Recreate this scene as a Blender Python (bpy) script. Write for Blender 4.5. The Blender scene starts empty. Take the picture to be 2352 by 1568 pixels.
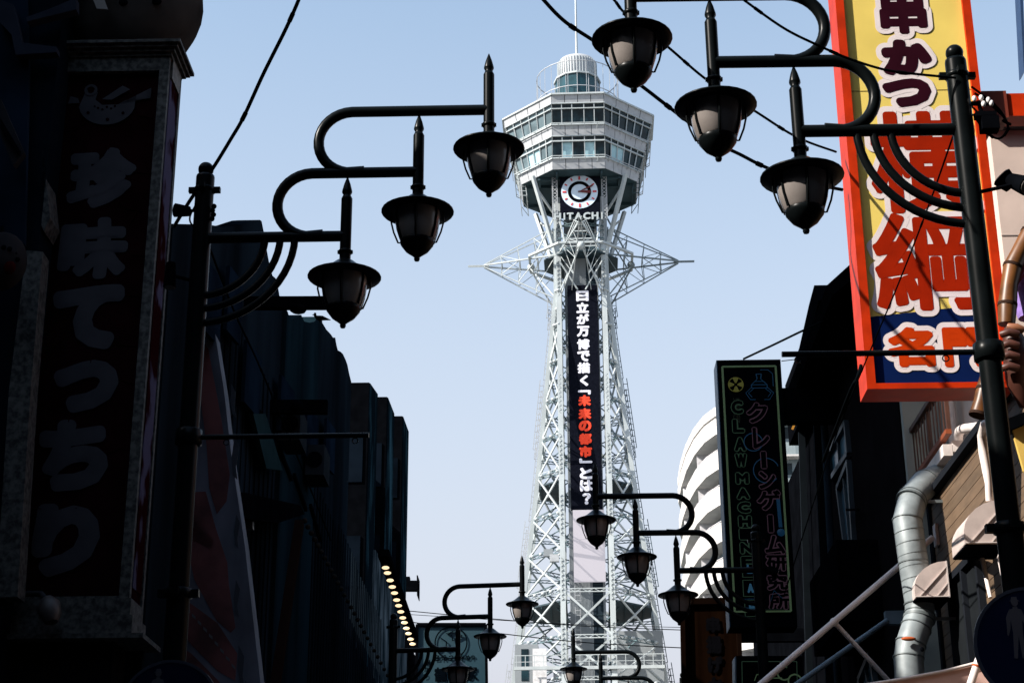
import bpy, math, random
from mathutils import Vector, Matrix
random.seed(7)
R = math.radians
col = bpy.context.scene.collection
sc = bpy.context.scene

# ------------------------------------------------------------------ camera, sky, sun, exposure
F = 3950.0                       # focal length in units of a 2352 px wide picture
TH, RO, CH = math.atan(F/10424.0), 0.0051, 1.6
YAW = R(1.33)                    # direction of the street
CAM = Vector((0, 0, CH))
_r, _u, _f = Vector((1,0,0)), Vector((0,-math.sin(TH),math.cos(TH))), Vector((0,math.cos(TH),math.sin(TH)))
CR = _r*math.cos(RO) - _u*math.sin(RO)
CU = _r*math.sin(RO) + _u*math.cos(RO)
cd = bpy.data.cameras.new('camera'); cam = bpy.data.objects.new('camera', cd); col.objects.link(cam)
cd.sensor_width = 36; cd.lens = 36*F/2352; cd.clip_end = 4000; cd.clip_start = 0.05
cam.matrix_world = Matrix(((CR.x,CU.x,-_f.x,0),(CR.y,CU.y,-_f.y,0),(CR.z,CU.z,-_f.z,CH),(0,0,0,1)))
sc.camera = cam
TOSUN = Vector((-1, -.42, .86)).normalized()
w = bpy.data.worlds.new('World'); sc.world = w; w.use_nodes = True
nt = w.node_tree; nt.nodes.clear()
sky = nt.nodes.new('ShaderNodeTexSky'); sky.sky_type = 'NISHITA'; sky.sun_disc = False
sky.sun_elevation = math.asin(TOSUN.z); sky.sun_rotation = math.atan2(TOSUN.x, TOSUN.y)
sky.air_density = 1.0; sky.dust_density = 0.6; sky.ozone_density = 1.0
bg = nt.nodes.new('ShaderNodeBackground'); bg.inputs[1].default_value = 0.15
wo = nt.nodes.new('ShaderNodeOutputWorld')
tint = nt.nodes.new('ShaderNodeMix'); tint.data_type = 'RGBA'; tint.blend_type = 'MULTIPLY'; tint.inputs[0].default_value = 1
tint.inputs[7].default_value = (1.15, 1.10, .95, 1)
nt.links.new(sky.outputs[0], tint.inputs[6]); 
tcw = nt.nodes.new('ShaderNodeTexCoord'); sep = nt.nodes.new('ShaderNodeSeparateXYZ'); mr = nt.nodes.new('ShaderNodeMapRange')
nt.links.new(tcw.outputs['Generated'], sep.inputs[0]); nt.links.new(sep.outputs[2], mr.inputs[0])
mr.inputs[1].default_value = .14; mr.inputs[2].default_value = .60; mr.inputs[3].default_value = 1.0; mr.inputs[4].default_value = .0
hz = nt.nodes.new('ShaderNodeMix'); hz.data_type = 'RGBA'; nt.links.new(mr.outputs[0], hz.inputs[0]); nt.links.new(tint.outputs[2], hz.inputs[6])
hz.inputs[7].default_value = (2.42, 2.43, 2.68, 1)       # pale horizon air
nt.links.new(hz.outputs[2], bg.inputs[0]); nt.links.new(bg.outputs[0], wo.inputs[0])
sl = bpy.data.lights.new('sun', 'SUN'); sl.energy = 4.9; sl.angle = R(.53); sl.color = (1, .93, .85)
so = bpy.data.objects.new('sun', sl); so.rotation_euler = TOSUN.to_track_quat('Z', 'Y').to_euler(); col.objects.link(so)
sc.view_settings.view_transform = 'Standard'; sc.view_settings.look = 'None'
sc.view_settings.exposure = .95; sc.view_settings.gamma = 1; sc.view_settings.use_curve_mapping = False
sc.cycles.max_bounces = 5

# ------------------------------------------------------------------ frames: street frame S(t,s,h) and sight lines through the photo
ET, ES = Vector((math.cos(YAW), -math.sin(YAW), 0)), Vector((math.sin(YAW), math.cos(YAW), 0))
def S(t, s, h): return ET*t + ES*s + Vector((0,0,h))
def ray(x, y): return _f*F + CR*(x-1176) + CU*(784-y)
def at(x, y, s):                 # point seen at (x,y) lying in the cross-street plane s
    d = ray(x, y); return CAM + d*(s/d.dot(ES))
def hit_t(x, y, t):              # ... lying in the facade plane t
    d = ray(x, y); return CAM + d*(t/d.dot(ET))
def hit_h(x, y, h):              # ... lying at height h
    d = ray(x, y); return CAM + d*((h-CH)/d.z)
def ts(p): q = p; return q.dot(ET), q.dot(ES), q.z

# ------------------------------------------------------------------ helpers
W = {}
def tag(o, label=None, cat=None, group=None, kind=None):
    if label: o['label'] = label
    if cat: o['category'] = cat
    if group: o['group'] = group
    if kind: o['kind'] = kind
    return o
def thing(name, base, label, cat, group=None, rz=0):
    o = bpy.data.objects.new(name, None); o.location = base; o.rotation_euler = (0,0,rz); col.objects.link(o)
    W[o.name] = Matrix.Translation(base) @ Matrix.Rotation(rz, 4, 'Z'); o.empty_display_size = .2
    return tag(o, label, cat, group)
class MB:
    def __init__(s): s.v = []; s.f = []; s.sm = []
    def add(s, vs, fs, smooth=False):
        n = len(s.v); s.v += [Vector(v) for v in vs]
        for f in fs: s.f.append([i+n for i in f]); s.sm.append(smooth)
        return s
    def hexa(s, p):              # 8 corners: bottom 0-3, top 4-7
        return s.add(p, [(0,3,2,1),(4,5,6,7),(0,1,5,4),(1,2,6,5),(2,3,7,6),(3,0,4,7)])
    def box(s, o, a, b, c):      # corner + three edge vectors
        o, a, b, c = map(Vector, (o, a, b, c))
        if a.cross(b).dot(c) < 0: a, b = b, a
        return s.hexa([o, o+a, o+a+b, o+b, o+c, o+a+c, o+a+b+c, o+b+c])
    def sbox(s, t0, t1, s0, s1, h0, h1):
        return s.box(S(t0,s0,h0), ET*(t1-t0), ES*(s1-s0), Vector((0,0,h1-h0)))
    def lbox(s, x0, x1, y0, y1, z0, z1):
        return s.box((x0,y0,z0), (x1-x0,0,0), (0,y1-y0,0), (0,0,z1-z0))
    def bar(s, a, b, w, h=None, up=(0,0,1)):
        a, b = Vector(a), Vector(b); d = (b-a)
        if d.length < 1e-6: return s
        h = h or w; u = Vector(up); dn = d.normalized()
        if abs(dn.dot(u)) > .98: u = Vector((0,1,0))
        x = dn.cross(u).normalized()*w/2; y = x.cross(dn).normalized()*h/2
        return s.hexa([a-x-y, a+x-y, a+x+y, a-x+y, b-x-y, b+x-y, b+x+y, b-x+y])
    def tube(s, pts, r, seg=10, cap=True):
        pts = [Vector(p) for p in pts]; rs = r if isinstance(r, (list,tuple)) else [r]*len(pts)
        t0 = (pts[1]-pts[0]).normalized(); u = Vector((0,0,1)) if abs(t0.z) < .9 else Vector((0,1,0))
        x = t0.cross(u).normalized(); vs = []
        for i, p in enumerate(pts):
            t = (pts[min(i+1,len(pts)-1)]-pts[max(i-1,0)]).normalized()
            x = (x - t*x.dot(t)).normalized(); y = t.cross(x)
            for k in range(seg):
                a = 2*math.pi*k/seg; vs.append(p + (x*math.cos(a)+y*math.sin(a))*rs[i])
        fs = [(i*seg+k, i*seg+(k+1)%seg, (i+1)*seg+(k+1)%seg, (i+1)*seg+k) for i in range(len(pts)-1) for k in range(seg)]
        s.add(vs, fs, True)
        if cap: s.add(vs[:seg], [tuple(range(seg))[::-1]]); s.add(vs[-seg:], [tuple(range(seg))])
        return s
    def lathe(s, prof, c=(0,0,0), seg=24, smooth=True):   # prof: (radius, z)
        c = Vector(c); vs = []
        for r, z in prof:
            for k in range(seg):
                a = 2*math.pi*k/seg; vs.append(c+Vector((r*math.cos(a), r*math.sin(a), z)))
        fs = [(i*seg+k, i*seg+(k+1)%seg, (i+1)*seg+(k+1)%seg, (i+1)*seg+k) for i in range(len(prof)-1) for k in range(seg)]
        return s.add(vs, fs, smooth)
    def prism(s, poly, ext):     # polygon (3D points) pushed along ext
        n = len(poly); ext = Vector(ext); p = [Vector(q) for q in poly]
        nn = Vector()
        for i in range(n): nn += p[i].cross(p[(i+1)%n])
        if nn.dot(ext) < 0: p = p[::-1]
        return s.add(p+[q+ext for q in p], [tuple(range(n))[::-1], tuple(range(n,2*n))]+[(i,(i+1)%n,(i+1)%n+n,i+n) for i in range(n)])
    def ball(s, c, r, seg=10, rings=7, sc_=(1,1,1)):
        prof = [(max(1e-4,math.sin(math.pi*i/rings))*r, -math.cos(math.pi*i/rings)*r) for i in range(rings+1)]
        m = MB().lathe(prof, (0,0,0), seg)
        return s.add([Vector(c)+Vector((v.x*sc_[0], v.y*sc_[1], v.z*sc_[2])) for v in m.v], m.f, True)
    def mesh(s, name, mat, off):
        me = bpy.data.meshes.new(name); me.from_pydata([v for v in off], [], s.f)
        me.polygons.foreach_set('use_smooth', s.sm); me.materials.append(mat); me.update(); return me
    def build(s, name, mat, parent=None, kind=None, local=False):
        if parent is None:
            zs = min(v.z for v in s.v); c = sum(s.v, Vector())/len(s.v); c.z = zs
            o = bpy.data.objects.new(name, s.mesh(name, mat, [v-c for v in s.v])); o.location = c
            W[o.name] = Matrix.Translation(c)
        else:
            if local: vs = s.v; Wm = W[parent.name]
            else: Wm = W[parent.name]; I = Wm.inverted(); vs = [I@v for v in s.v]
            o = bpy.data.objects.new(name, s.mesh(name, mat, vs)); o.parent = parent; W[o.name] = Wm
        col.objects.link(o)
        if kind: o['kind'] = kind
        return o
def dup(o, parent=None):
    c = o.copy(); col.objects.link(c); c.parent = parent
    for ch in list(o.children): dup(ch, c)
    return c

# ------------------------------------------------------------------ materials
MATS = {}
def mat(name, rgb, rough=.6, metal=0.0, var=.12, scale=4.0, bump=0.0, spec=None, second=None, emit=None, es=0.0, stretch=None, detail=4, thr=(.35,.65)):
    if name in MATS: return MATS[name]
    m = bpy.data.materials.new(name); m.use_nodes = True; n = m.node_tree; b = n.nodes['Principled BSDF']
    tc = n.nodes.new('ShaderNodeTexCoord'); mp = n.nodes.new('ShaderNodeMapping'); nz = n.nodes.new('ShaderNodeTexNoise')
    n.links.new(tc.outputs['Object'], mp.inputs[0]); n.links.new(mp.outputs[0], nz.inputs['Vector'])
    if stretch: mp.inputs['Scale'].default_value = stretch
    nz.inputs['Scale'].default_value = scale; nz.inputs['Detail'].default_value = detail
    cr = n.nodes.new('ShaderNodeValToRGB'); n.links.new(nz.outputs[0], cr.inputs[0])
    a = [max(0, c*(1-var)) for c in rgb]; d = second or [min(1, c*(1+var)) for c in rgb]
    cr.color_ramp.elements[0].position = thr[0]; cr.color_ramp.elements[1].position = thr[1]
    cr.color_ramp.elements[0].color = (*a, 1); cr.color_ramp.elements[1].color = (*d, 1)
    n.links.new(cr.outputs[0], b.inputs['Base Color'])
    b.inputs['Specular IOR Level'].default_value = spec if spec is not None else (0 if max(rgb) < .045 else .35)
    b.inputs['Roughness'].default_value = rough; b.inputs['Metallic'].default_value = metal
    if bump:
        bp = n.nodes.new('ShaderNodeBump'); bp.inputs['Strength'].default_value = bump; bp.inputs['Distance'].default_value = .02
        n.links.new(nz.outputs[0], bp.inputs['Height']); n.links.new(bp.outputs[0], b.inputs['Normal'])
    if emit: b.inputs['Emission Color'].default_value = (*emit, 1); b.inputs['Emission Strength'].default_value = es
    MATS[name] = m; return m
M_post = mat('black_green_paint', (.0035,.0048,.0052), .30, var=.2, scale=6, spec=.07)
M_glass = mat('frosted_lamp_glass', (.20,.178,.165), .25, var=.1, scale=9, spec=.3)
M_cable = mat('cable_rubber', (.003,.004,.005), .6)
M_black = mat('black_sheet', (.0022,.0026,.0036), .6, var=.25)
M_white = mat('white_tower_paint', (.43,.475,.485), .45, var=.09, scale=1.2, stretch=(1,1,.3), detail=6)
M_sec = mat('tower_lattice_shaded', (.10,.155,.175), .5, var=.15)  # girders and struts coloured darker than the white paint, standing in for shade
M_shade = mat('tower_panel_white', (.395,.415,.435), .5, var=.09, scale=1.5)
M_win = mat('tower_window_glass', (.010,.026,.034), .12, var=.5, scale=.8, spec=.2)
M_wing = mat('tower_window_lit_face', (.12,.17,.19), .2, var=.3, scale=.7, spec=.25)
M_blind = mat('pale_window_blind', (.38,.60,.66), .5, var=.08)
M_under = mat('tower_soffit_shade_side', (.022,.050,.062), .7, var=.2, scale=.5)
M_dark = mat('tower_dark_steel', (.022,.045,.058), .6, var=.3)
M_led = mat('led_board_black', (.006,.007,.012), .75, var=.2)
M_letw = mat('board_letter_white', (.62,.62,.68), .6, var=.04, emit=(.8,.78,.88), es=.12)
M_letr = mat('board_letter_red', (.60,.045,.015), .6, var=.08, emit=(.8,.05,.01), es=.22)
M_clock = mat('clock_face_white', (.62,.74,.86), .5, var=.03)
M_red = mat('clock_red', (.55,.05,.06), .5)
M_hand = mat('clock_hand_red', (.12,.008,.008), .5)

# ------------------------------------------------------------------ glyphs
GC = {}
def glyph(ch):
    if ch in GC: return GC[ch]
    c = bpy.data.curves.new('glyph', 'FONT'); c.body = ch; c.resolution_u = 3
    o = bpy.data.objects.new('glyph', c); col.objects.link(o)
    bpy.context.view_layer.update(); dg = bpy.context.evaluated_depsgraph_get()
    me = bpy.data.meshes.new_from_object(o.evaluated_get(dg))
    vs = [(v.co.x, v.co.y) for v in me.vertices]; fs = [tuple(p.vertices) for p in me.polygons]
    x0 = min(v[0] for v in vs); x1 = max(v[0] for v in vs); y0 = min(v[1] for v in vs); y1 = max(v[1] for v in vs)
    sx, sy = (x1-x0) or 1, (y1-y0) or 1
    vs = [((x-(x0+x1)/2)/sx, (y-(y0+y1)/2)/sy) for x, y in vs]
    bpy.data.objects.remove(o); bpy.data.curves.remove(c); bpy.data.meshes.remove(me)
    GC[ch] = (vs, fs); return GC[ch]
def letter(name, ch, c, rt, up, w, h, m, parent, bold=0.0, n=12, lift=.004, stag=.0003, rot=0, wob=0):
    """flat print: glyph ch, centre c, axes rt/up, size w x h metres, thickened by bold metres"""
    vs, fs = glyph(ch); nrm = rt.cross(up).normalized(); b = MB(); k = 0
    w2, h2 = max(w-2*bold, .01), max(h-2*bold, .01)
    offs = [(0,0)]
    if bold > 0:
        offs += [(bold*math.cos(2*math.pi*i/n), bold*math.sin(2*math.pi*i/n)) for i in range(n)]
        if bold > .035*max(w,h): offs += [(.55*bold*math.cos(2*math.pi*i/8), .55*bold*math.sin(2*math.pi*i/8)) for i in range(8)]
    for ox, oy in offs:
        pts = []
        for x, y in vs:
            if rot == 90: x, y = y, -x
            X, Y = x*w2, y*h2
            if wob: X, Y = X+wob*w*math.sin(5*y+1)*.5, Y+wob*h*math.sin(4*x+.5)*.5
            pts.append(c+rt*(X+ox)+up*(Y+oy)+nrm*(lift+k*stag))
        b.add(pts, fs); k += 1
    # faces must look along the normal
    if b.f:
        f = b.f[0]; a = (b.v[f[1]]-b.v[f[0]]).cross(b.v[f[2]]-b.v[f[0]])
        if a.dot(nrm) < 0: b.f = [g[::-1] for g in b.f]
    return b.build(name, m, parent)
def disc(c, rt, up, r, r0=0, a0=0, a1=360, n=40, lift=0, th=.004):
    b = MB(); nrm = rt.cross(up).normalized(); c = c+nrm*lift; vs = []
    full = (a1-a0 >= 360); m = n if full else n+1
    for i in range(m):
        a = R(a0+(a1-a0)*i/n); d = rt*math.cos(a)+up*math.sin(a)
        vs += [c+d*r0, c+d*r, c+d*r+nrm*th, c+d*r0+nrm*th]
    fs = []
    for i in range(n):
        p, q = i*4, ((i+1)%m)*4
        fs += [(p+3,p+2,q+2,q+3), (p+1,q+1,q+2,p+2)]
        if r0: fs.append((p,p+3,q+3,q))
    b.add(vs, fs); return b
def poly2d(c, rt, up, pts, lift=0, th=.003):
    nrm = rt.cross(up).normalized()
    return MB().prism([c+rt*x+up*y+nrm*lift for x, y in pts], nrm*th)
RT, UP = ET, Vector((0,0,1))      # signs that face the viewer down the street

# ================================================================== ground, road, pavements
M_ground = mat('ground_dust', (.10,.10,.09), .9, scale=.3)
M_asph = mat('asphalt', (.05,.05,.052), .85, scale=30, bump=.2)
M_pave = mat('pavement_stone', (.13,.12,.11), .8, scale=3)
tag(MB().add([(-1500,-1500,0),(1500,-1500,0),(1500,1500,0),(-1500,1500,0)], [(0,1,2,3)]).build('ground', M_ground), kind='structure')
MB().add([S(-2.3,-25,.004),S(2.9,-25,.004),S(2.9,120,.004),S(-2.3,120,.004)], [(0,1,2,3)]).build('road', M_asph, kind='structure')
MB().sbox(-3.2,-2.3,-25,120,.004,.12).build('pavement', M_pave, kind='structure')
MB().sbox(2.9,3.8,-25,120,.004,.12).build('pavement', M_pave, kind='structure')

# ================================================================== the tower
_b = at(1331, 440, 168.0); TB = Vector((_b.x, _b.y, 0)); TU = Vector((TB.y, -TB.x, 0)).normalized(); TV = -Vector((TB.x, TB.y, 0)).normalized()
TD = Vector((TB.x, TB.y, 0)).length
def T(u, v, w_): return TB + TU*u + TV*v + Vector((0,0,w_))
def Hy(y, v=0):                   # height above ground seen at picture row y, at distance v in front of the axis
    d = ray(1335, y); return CH + d.z*(TD-v)/(-d.dot(TV))
def sleg(h):
    P = [(0,11.5),(28.8,7.4),(47.5,5.0),(68.6,2.72),(76,2.6),(90,2.6)]
    for (a,x),(b,y) in zip(P, P[1:]):
        if h <= b: return x+(y-x)*(h-a)/(b-a)
    return 2.6
IC = 2.35
def corners(h, e=0):
    s = sleg(h)+e; return [(IC,s),(s,IC),(s,-IC),(IC,-s),(-IC,-s),(-s,-IC),(-s,IC),(-IC,s)]
tower = thing('observation_tower', TB, 'tall white steel lattice tower with octagonal glazed deck, clock face and black vertical message board', 'tower')
lv = [0, 6, 12, 18, 23]
for y in (1556,1460,1354,1262,1177,1081,997,913,827,745,668):
    h = Hy(y, 5)
    for _ in range(3): h = Hy(y, sleg(h))
    lv.append(h)
TOPL = lv[-1]
def lattice(b, a, c, w_=.30, th=.07, n=None):      # two chords and zig-zag between them
    a, c = Vector(a), Vector(c); L = (c-a).length; n = n or max(2, int(L/.55)); up = Vector((0,0,w_/2))
    b.bar(a+up, c+up, th); b.bar(a-up, c-up, th)
    for i in range(n):
        p = a+(c-a)*i/n; q = a+(c-a)*(i+1)/n; s_ = up if i%2 else -up
        b.bar(p+s_, q-s_, th*.6)
leg_w = [.50,.40]*4
for i in range(8):
    b = MB(); ws = leg_w[i]; ws = .50 if i in (0,7,3,4) else .42
    hs = [0, 28.8, 47.5, TOPL, 76, 80.5]
    for h0, h1 in zip(hs, hs[1:]):
        p, q = corners(h0)[i], corners(h1)[i]; b.bar(T(*p,h0), T(*q,h1), ws, ws*.8)
    leg = b.build('leg', M_white, tower)
    if i in (0,7):                   # lacing plates down the inner columns
        pb = MB()
        for k in range(200):
            h = 30+k*.24
            if h > 80 or (k//9)%3 == 2: continue
            u, v = corners(h)[i]; x = u+.02*(1 if i == 0 else -1); s_ = .1 if k%2 else -.1
            p = T(x-s_, v+.22, h); pb.bar(p, p+TU*.2*(1 if k%2 else -1)+Vector((0,0,.16)), .09, .02)
        pb.build('lacing', M_dark, leg, kind='stuff')
for j, (h0, h1) in enumerate(zip(lv, lv[1:])):
    A, B = corners(h0), corners(h1)
    for i in range(8):
        k = (i+1)%8; a0, a1, b0, b1 = T(*A[i],h0), T(*A[k],h0), T(*B[i],h1), T(*B[k],h1)
        front = i == 7
        if not front or j in (1,3,5,6):
            if i % 2 == 0:           # diagonal faces: crossed bars
                MB().bar(a0, b1, .15).build('brace', M_white, tower); MB().bar(a1, b0, .15).build('brace', M_white, tower)
                m = (a0+a1+b0+b1)/4; MB().ball(m, .22, 6, 4).build('joint_plate', M_white, tower)
            else:
                tw = .20 if front else .17
                MB().bar(a0, b1, tw).build('brace', M_white, tower); MB().bar(a1, b0, tw).build('brace', M_white, tower)
        if not front or j < 7:
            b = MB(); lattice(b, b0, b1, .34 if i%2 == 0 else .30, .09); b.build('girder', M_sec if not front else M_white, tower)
        if i in (0, 6, 2, 4) and j > 4:   # secondary struts inside, from mid girder to the shaft
            m = (b0+b1)/2; c = T(1.5*(1 if i in (0,2) else -1), 1.5*(1 if i in (0,6) else -1), (h0+h1)/2)
            MB().bar(m, c, .10).build('strut', M_sec, tower); MB().bar(m, T(1.6*(1 if i in (0,2) else -1), 0, h1+.3), .09).build('strut', M_sec, tower)
        if i in (0, 6) and 3 < j < 15:  # row of floodlights along the girders of both front corners
            nf = max(3, int((b1-b0).length/1.0))
            for q in range(nf):
                p = b0+(b1-b0)*(q+.5)/nf + TV*.28 + Vector((0,0,.05)); fb = MB().ball(p, .2, 8, 5, (1,1,.85))
                fb.build('floodlight', M_white, tower)
# inner cross girders behind the front bays
for j in range(5, len(lv)-1):
    h = (lv[j]+lv[j+1])/2; s_ = sleg(h)
    for sg in (-1, 1):
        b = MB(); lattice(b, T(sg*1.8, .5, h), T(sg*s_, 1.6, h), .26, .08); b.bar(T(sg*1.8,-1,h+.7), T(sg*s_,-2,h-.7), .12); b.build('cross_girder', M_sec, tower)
# platforms with dark undersides
for h, e in ((Hy(1092,5), .0), (Hy(1372,6), .1)):
    c = corners(h-.1, e-.15); hole = [(1.8,1.8),(1.8,-1.8),(-1.8,-1.8),(-1.8,1.8)]
    b = MB(); sh_ = sleg(h)-.15; top_ = h > 35
    if top_:
        for sg in (-1,1): b.prism([T(sg*u, v, h-.35) for u, v in ((2.0,sh_-.4),(IC,sh_),(sh_,IC),(sh_,-IC),(IC,-sh_),(2.0,-sh_))], (0,0,.16))
    else: b.prism([T(u, v, h-.35) for u, v in c], (0,0,.16))
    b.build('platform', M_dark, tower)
    b = MB()
    for q in range(-6, 7):
        x = q*.9
        if abs(x) < sleg(h) and not (top_ and abs(x) < 2):
            vv = min(sleg(h), IC+sleg(h)-abs(x))-.2; b.bar(T(x,vv,h-.5), T(x,-vv,h-.5), .12, .22)
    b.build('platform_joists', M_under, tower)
    b = MB(); cc = corners(h, e)
    for (u0,v0),(u1,v1) in zip(cc, cc[1:]+cc[:1]):
        if top_ and v0 > 0 and v1 > 0 and abs(u0) == abs(u1): continue
        b.bar(T(u0,v0,h+.95), T(u1,v1,h+.95), .05); b.bar(T(u0,v0,h+.5), T(u1,v1,h+.5), .03)
        for q in range(5): p = T(u0+(u1-u0)*q/5, v0+(v1-v0)*q/5, h); b.bar(p, p+Vector((0,0,.95)), .04)
    b.build('platform_rail', M_white, tower)
# shaft
M_corr = mat('corrugated_shaft', (.24,.265,.28), .5, var=.07, scale=.7, stretch=(1,1,.3))
core = MB().lbox(0,0,0,0,0,0)
core = MB(); core.box(T(-1.75,-1.7,0), TU*3.5, TV*3.6, (0,0,80)); sh = core.build('lift_shaft', M_corr, tower)
b = MB()
for k in range(26):
    x = -1.72+k*.135
    if .45 < x < 1.52: continue
    b.box(T(x,1.9,0), TU*.05, TV*.04, (0,0,79))
b.build('shaft_ribs', M_corr, sh, kind='stuff')
b = MB(); b.box(T(.48,1.9,0), TU*1.02, TV*.03, (0,0,79)); b.build('shaft_slot', mat('shaft_slot_dark', (.02,.03,.04), .4), sh)
b = MB()
for k in range(60): b.bar(T(.48,1.96,20+k), T(1.5,1.96,20+k), .05)
b.build('slot_bars', M_under, sh, kind='stuff')
# message board
bw0, bw1 = -1.47, 1.63
BF = 3.0
hb = [Hy(y, BF) for y in (655, 1170, 1238, 1335)]
bd = MB().box(T(bw0,BF-.35,hb[1]), TU*(bw1-bw0), TV*.35, (0,0,hb[0]-hb[1])).build('message_board', M_led, tower)
seq = '日立が万博で描く「未来の都市」とは？'
ys = [680,707,733,761,791,818,845,874,901,920,950,978,1008,1037,1058,1087,1115,1145]
for ch, y in zip(seq, ys):
    br = ch in '「」'; wv = 1.30; hv = .5 if br else 1.2
    if ch == '？': wv, hv = .85, 1.2
    if ch in 'く': wv = .85
    c = T(.08, BF, Hy(y, BF)); red = ch in '未来の都市'
    letter('character', ch, c, TU, UP, wv, hv, M_letr if red else M_letw, bd, bold=.09, n=10, lift=.02, stag=.002, rot=90 if br else 0)
M_pan = mat('board_pale_panel', (.20,.19,.21), .6, var=.06, scale=25, emit=(.8,.76,.84), es=.27)
for a, c in ((hb[2]+.02, hb[1]-.02), (hb[3], hb[2]-.03)):
    MB().box(T(bw0+.15,BF-.33,a), TU*(bw1-bw0), TV*.33, (0,0,c-a)).build('display_panel', M_pan, tower)
# observation deck
w1, w0 = Hy(213, 8.1), Hy(388, 6.15)
def ap(h): return 6.15+(8.1-6.15)*(h-w0)/(w1-w0)
def hy(y):
    h = Hy(y, 7)
    for _ in range(3): h = Hy(y, ap(h))
    return h
HF = 2.75
def dc(h, e=0):
    a = ap(h)+e; return [(HF,a),(a,HF),(a,-HF),(HF,-a),(-HF,-a),(-a,-HF),(-a,HF),(-HF,a)]
def deck_slab(name, h0, h1, e, m, parent):
    b = MB(); A, B = dc(h0,e), dc(h1,e)
    b.add([T(*p,h0) for p in A]+[T(*p,h1) for p in B], [tuple(range(8)), tuple(range(15,7,-1))]+[(i,i+8,(i+1)%8+8,(i+1)%8) for i in range(8)])
    return b.build(name, m, parent)
deck = deck_slab('observation_deck', w0+.15, w1-.15, -.32, M_win, tower)
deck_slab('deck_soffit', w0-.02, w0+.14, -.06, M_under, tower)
deck_slab('deck_roof', w1-.12, w1-.02, -.06, M_shade, tower)
rows = [(213,217,'rim'),(217,236,'band'),(236,238,'sill'),(238,248,'win'),(248,250,'sill'),(250,284,'win'),(284,287,'sill'),(287,311,'band'),(311,313,'sill'),(313,322,'win'),(322,325,'sill'),(325,361,'win'),(361,364,'sill'),(364,388,'band')]
def fp(A, B, i, f, h0, h1, t):    # point on deck face i at fraction f, between heights
    k = (i+1)%8; p = Vector(A[i]).lerp(Vector(A[k]), f); q = Vector(B[i]).lerp(Vector(B[k]), f); r = p.lerp(q, t)
    return T(r[0], r[1], h0+(h1-h0)*t)
frF = [0,.19,.385,.615,.81,1]; frD = [0,.165,.33,.5,.67,.835,1]
for (ya, yb, kind) in rows:
    ht, hl = hy(ya), hy(yb)
    e = {'rim':.06,'sill':.03,'band':0,'win':-.14}[kind]
    A, B = dc(hl, e), dc(ht, e)
    for i in range(8):
        fr = frF if i%2 else frD
        if kind in ('rim','sill'):
            MB().bar(fp(A,B,i,0,hl,ht,.5), fp(A,B,i,1,hl,ht,.5), ht-hl, .16, up=(A[i][0],A[i][1],0) and TU*A[i][0]+TV*A[i][1]).build('window_rail' if kind == 'sill' else 'roof_rim', M_white, deck)
            continue
        seg = [0,.25,.5,.75,1] if kind == 'band' else fr
        for q in range(len(seg)-1):
            g = .006 if kind == 'band' else .0
            f0, f1 = seg[q]+g, seg[q+1]-g
            P = [fp(A,B,i,f0,hl,ht,0.01), fp(A,B,i,f1,hl,ht,0.01), fp(A,B,i,f1,hl,ht,.99), fp(A,B,i,f0,hl,ht,.99)]
            n_ = (P[1]-P[0]).cross(P[3]-P[0]).normalized()*(.1)
            out = (P[0]+P[2])/2-T(0,0,(hl+ht)/2)
            if n_.dot(out) > 0: n_ = -n_
            if kind == 'band': m = M_shade
            else:
                m = M_win
                if ya == 325 and ((i == 7 and q in (1,3)) or (i == 0 and q in (1,2)) or (i == 6 and q in (2,3))): m = M_blind
                if i == 6 and m is M_win: m = M_wing  # panes of the sunlit left face get paler glass, light put into colour
            MB().prism(P, n_).build('panel' if kind == 'band' else 'pane', m, deck)
        if kind == 'win':
            for f in fr:
                A2, B2 = dc(hl,.02), dc(ht,.02)
                MB().bar(fp(A2,B2,i,f,hl,ht,-.02), fp(A2,B2,i,f,hl,ht,1.02), .10).build('mullion', M_white, deck)
# thin guard rails in front of the window rows
for y, dy in ((286,0),(361,0)):
    for i in range(8):
        h = hy(y); A = dc(h, .45); k = (i+1)%8; b = MB(); p, q = T(*A[i],h), T(*A[k],h); b.bar(p, q, .07)
        for z in range(4):
            f = (z+.5)/4; pp = p.lerp(q, f); inn = (T(0,0,h)-pp).normalized(); b.bar(pp, pp+inn*.5-Vector((0,0,.5)), .06)
        b.build('guard_rail', M_white if i in (5,6,7) else M_shade, deck)  # rails on right and back faces coloured darker, as their shade
# soffit beams
b = MB()
for x in (-4.2,-2.35,2.35,4.2):
    v = min(ap(w0), HF+ap(w0)-abs(x))-.3; b.bar(T(x,v,w0-.2), T(x,-v,w0-.2), .2, .3); b.bar(T(v,x,w0-.2), T(-v,x,w0-.2), .2, .3)
b.build('soffit_beams', M_under, deck)
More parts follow.
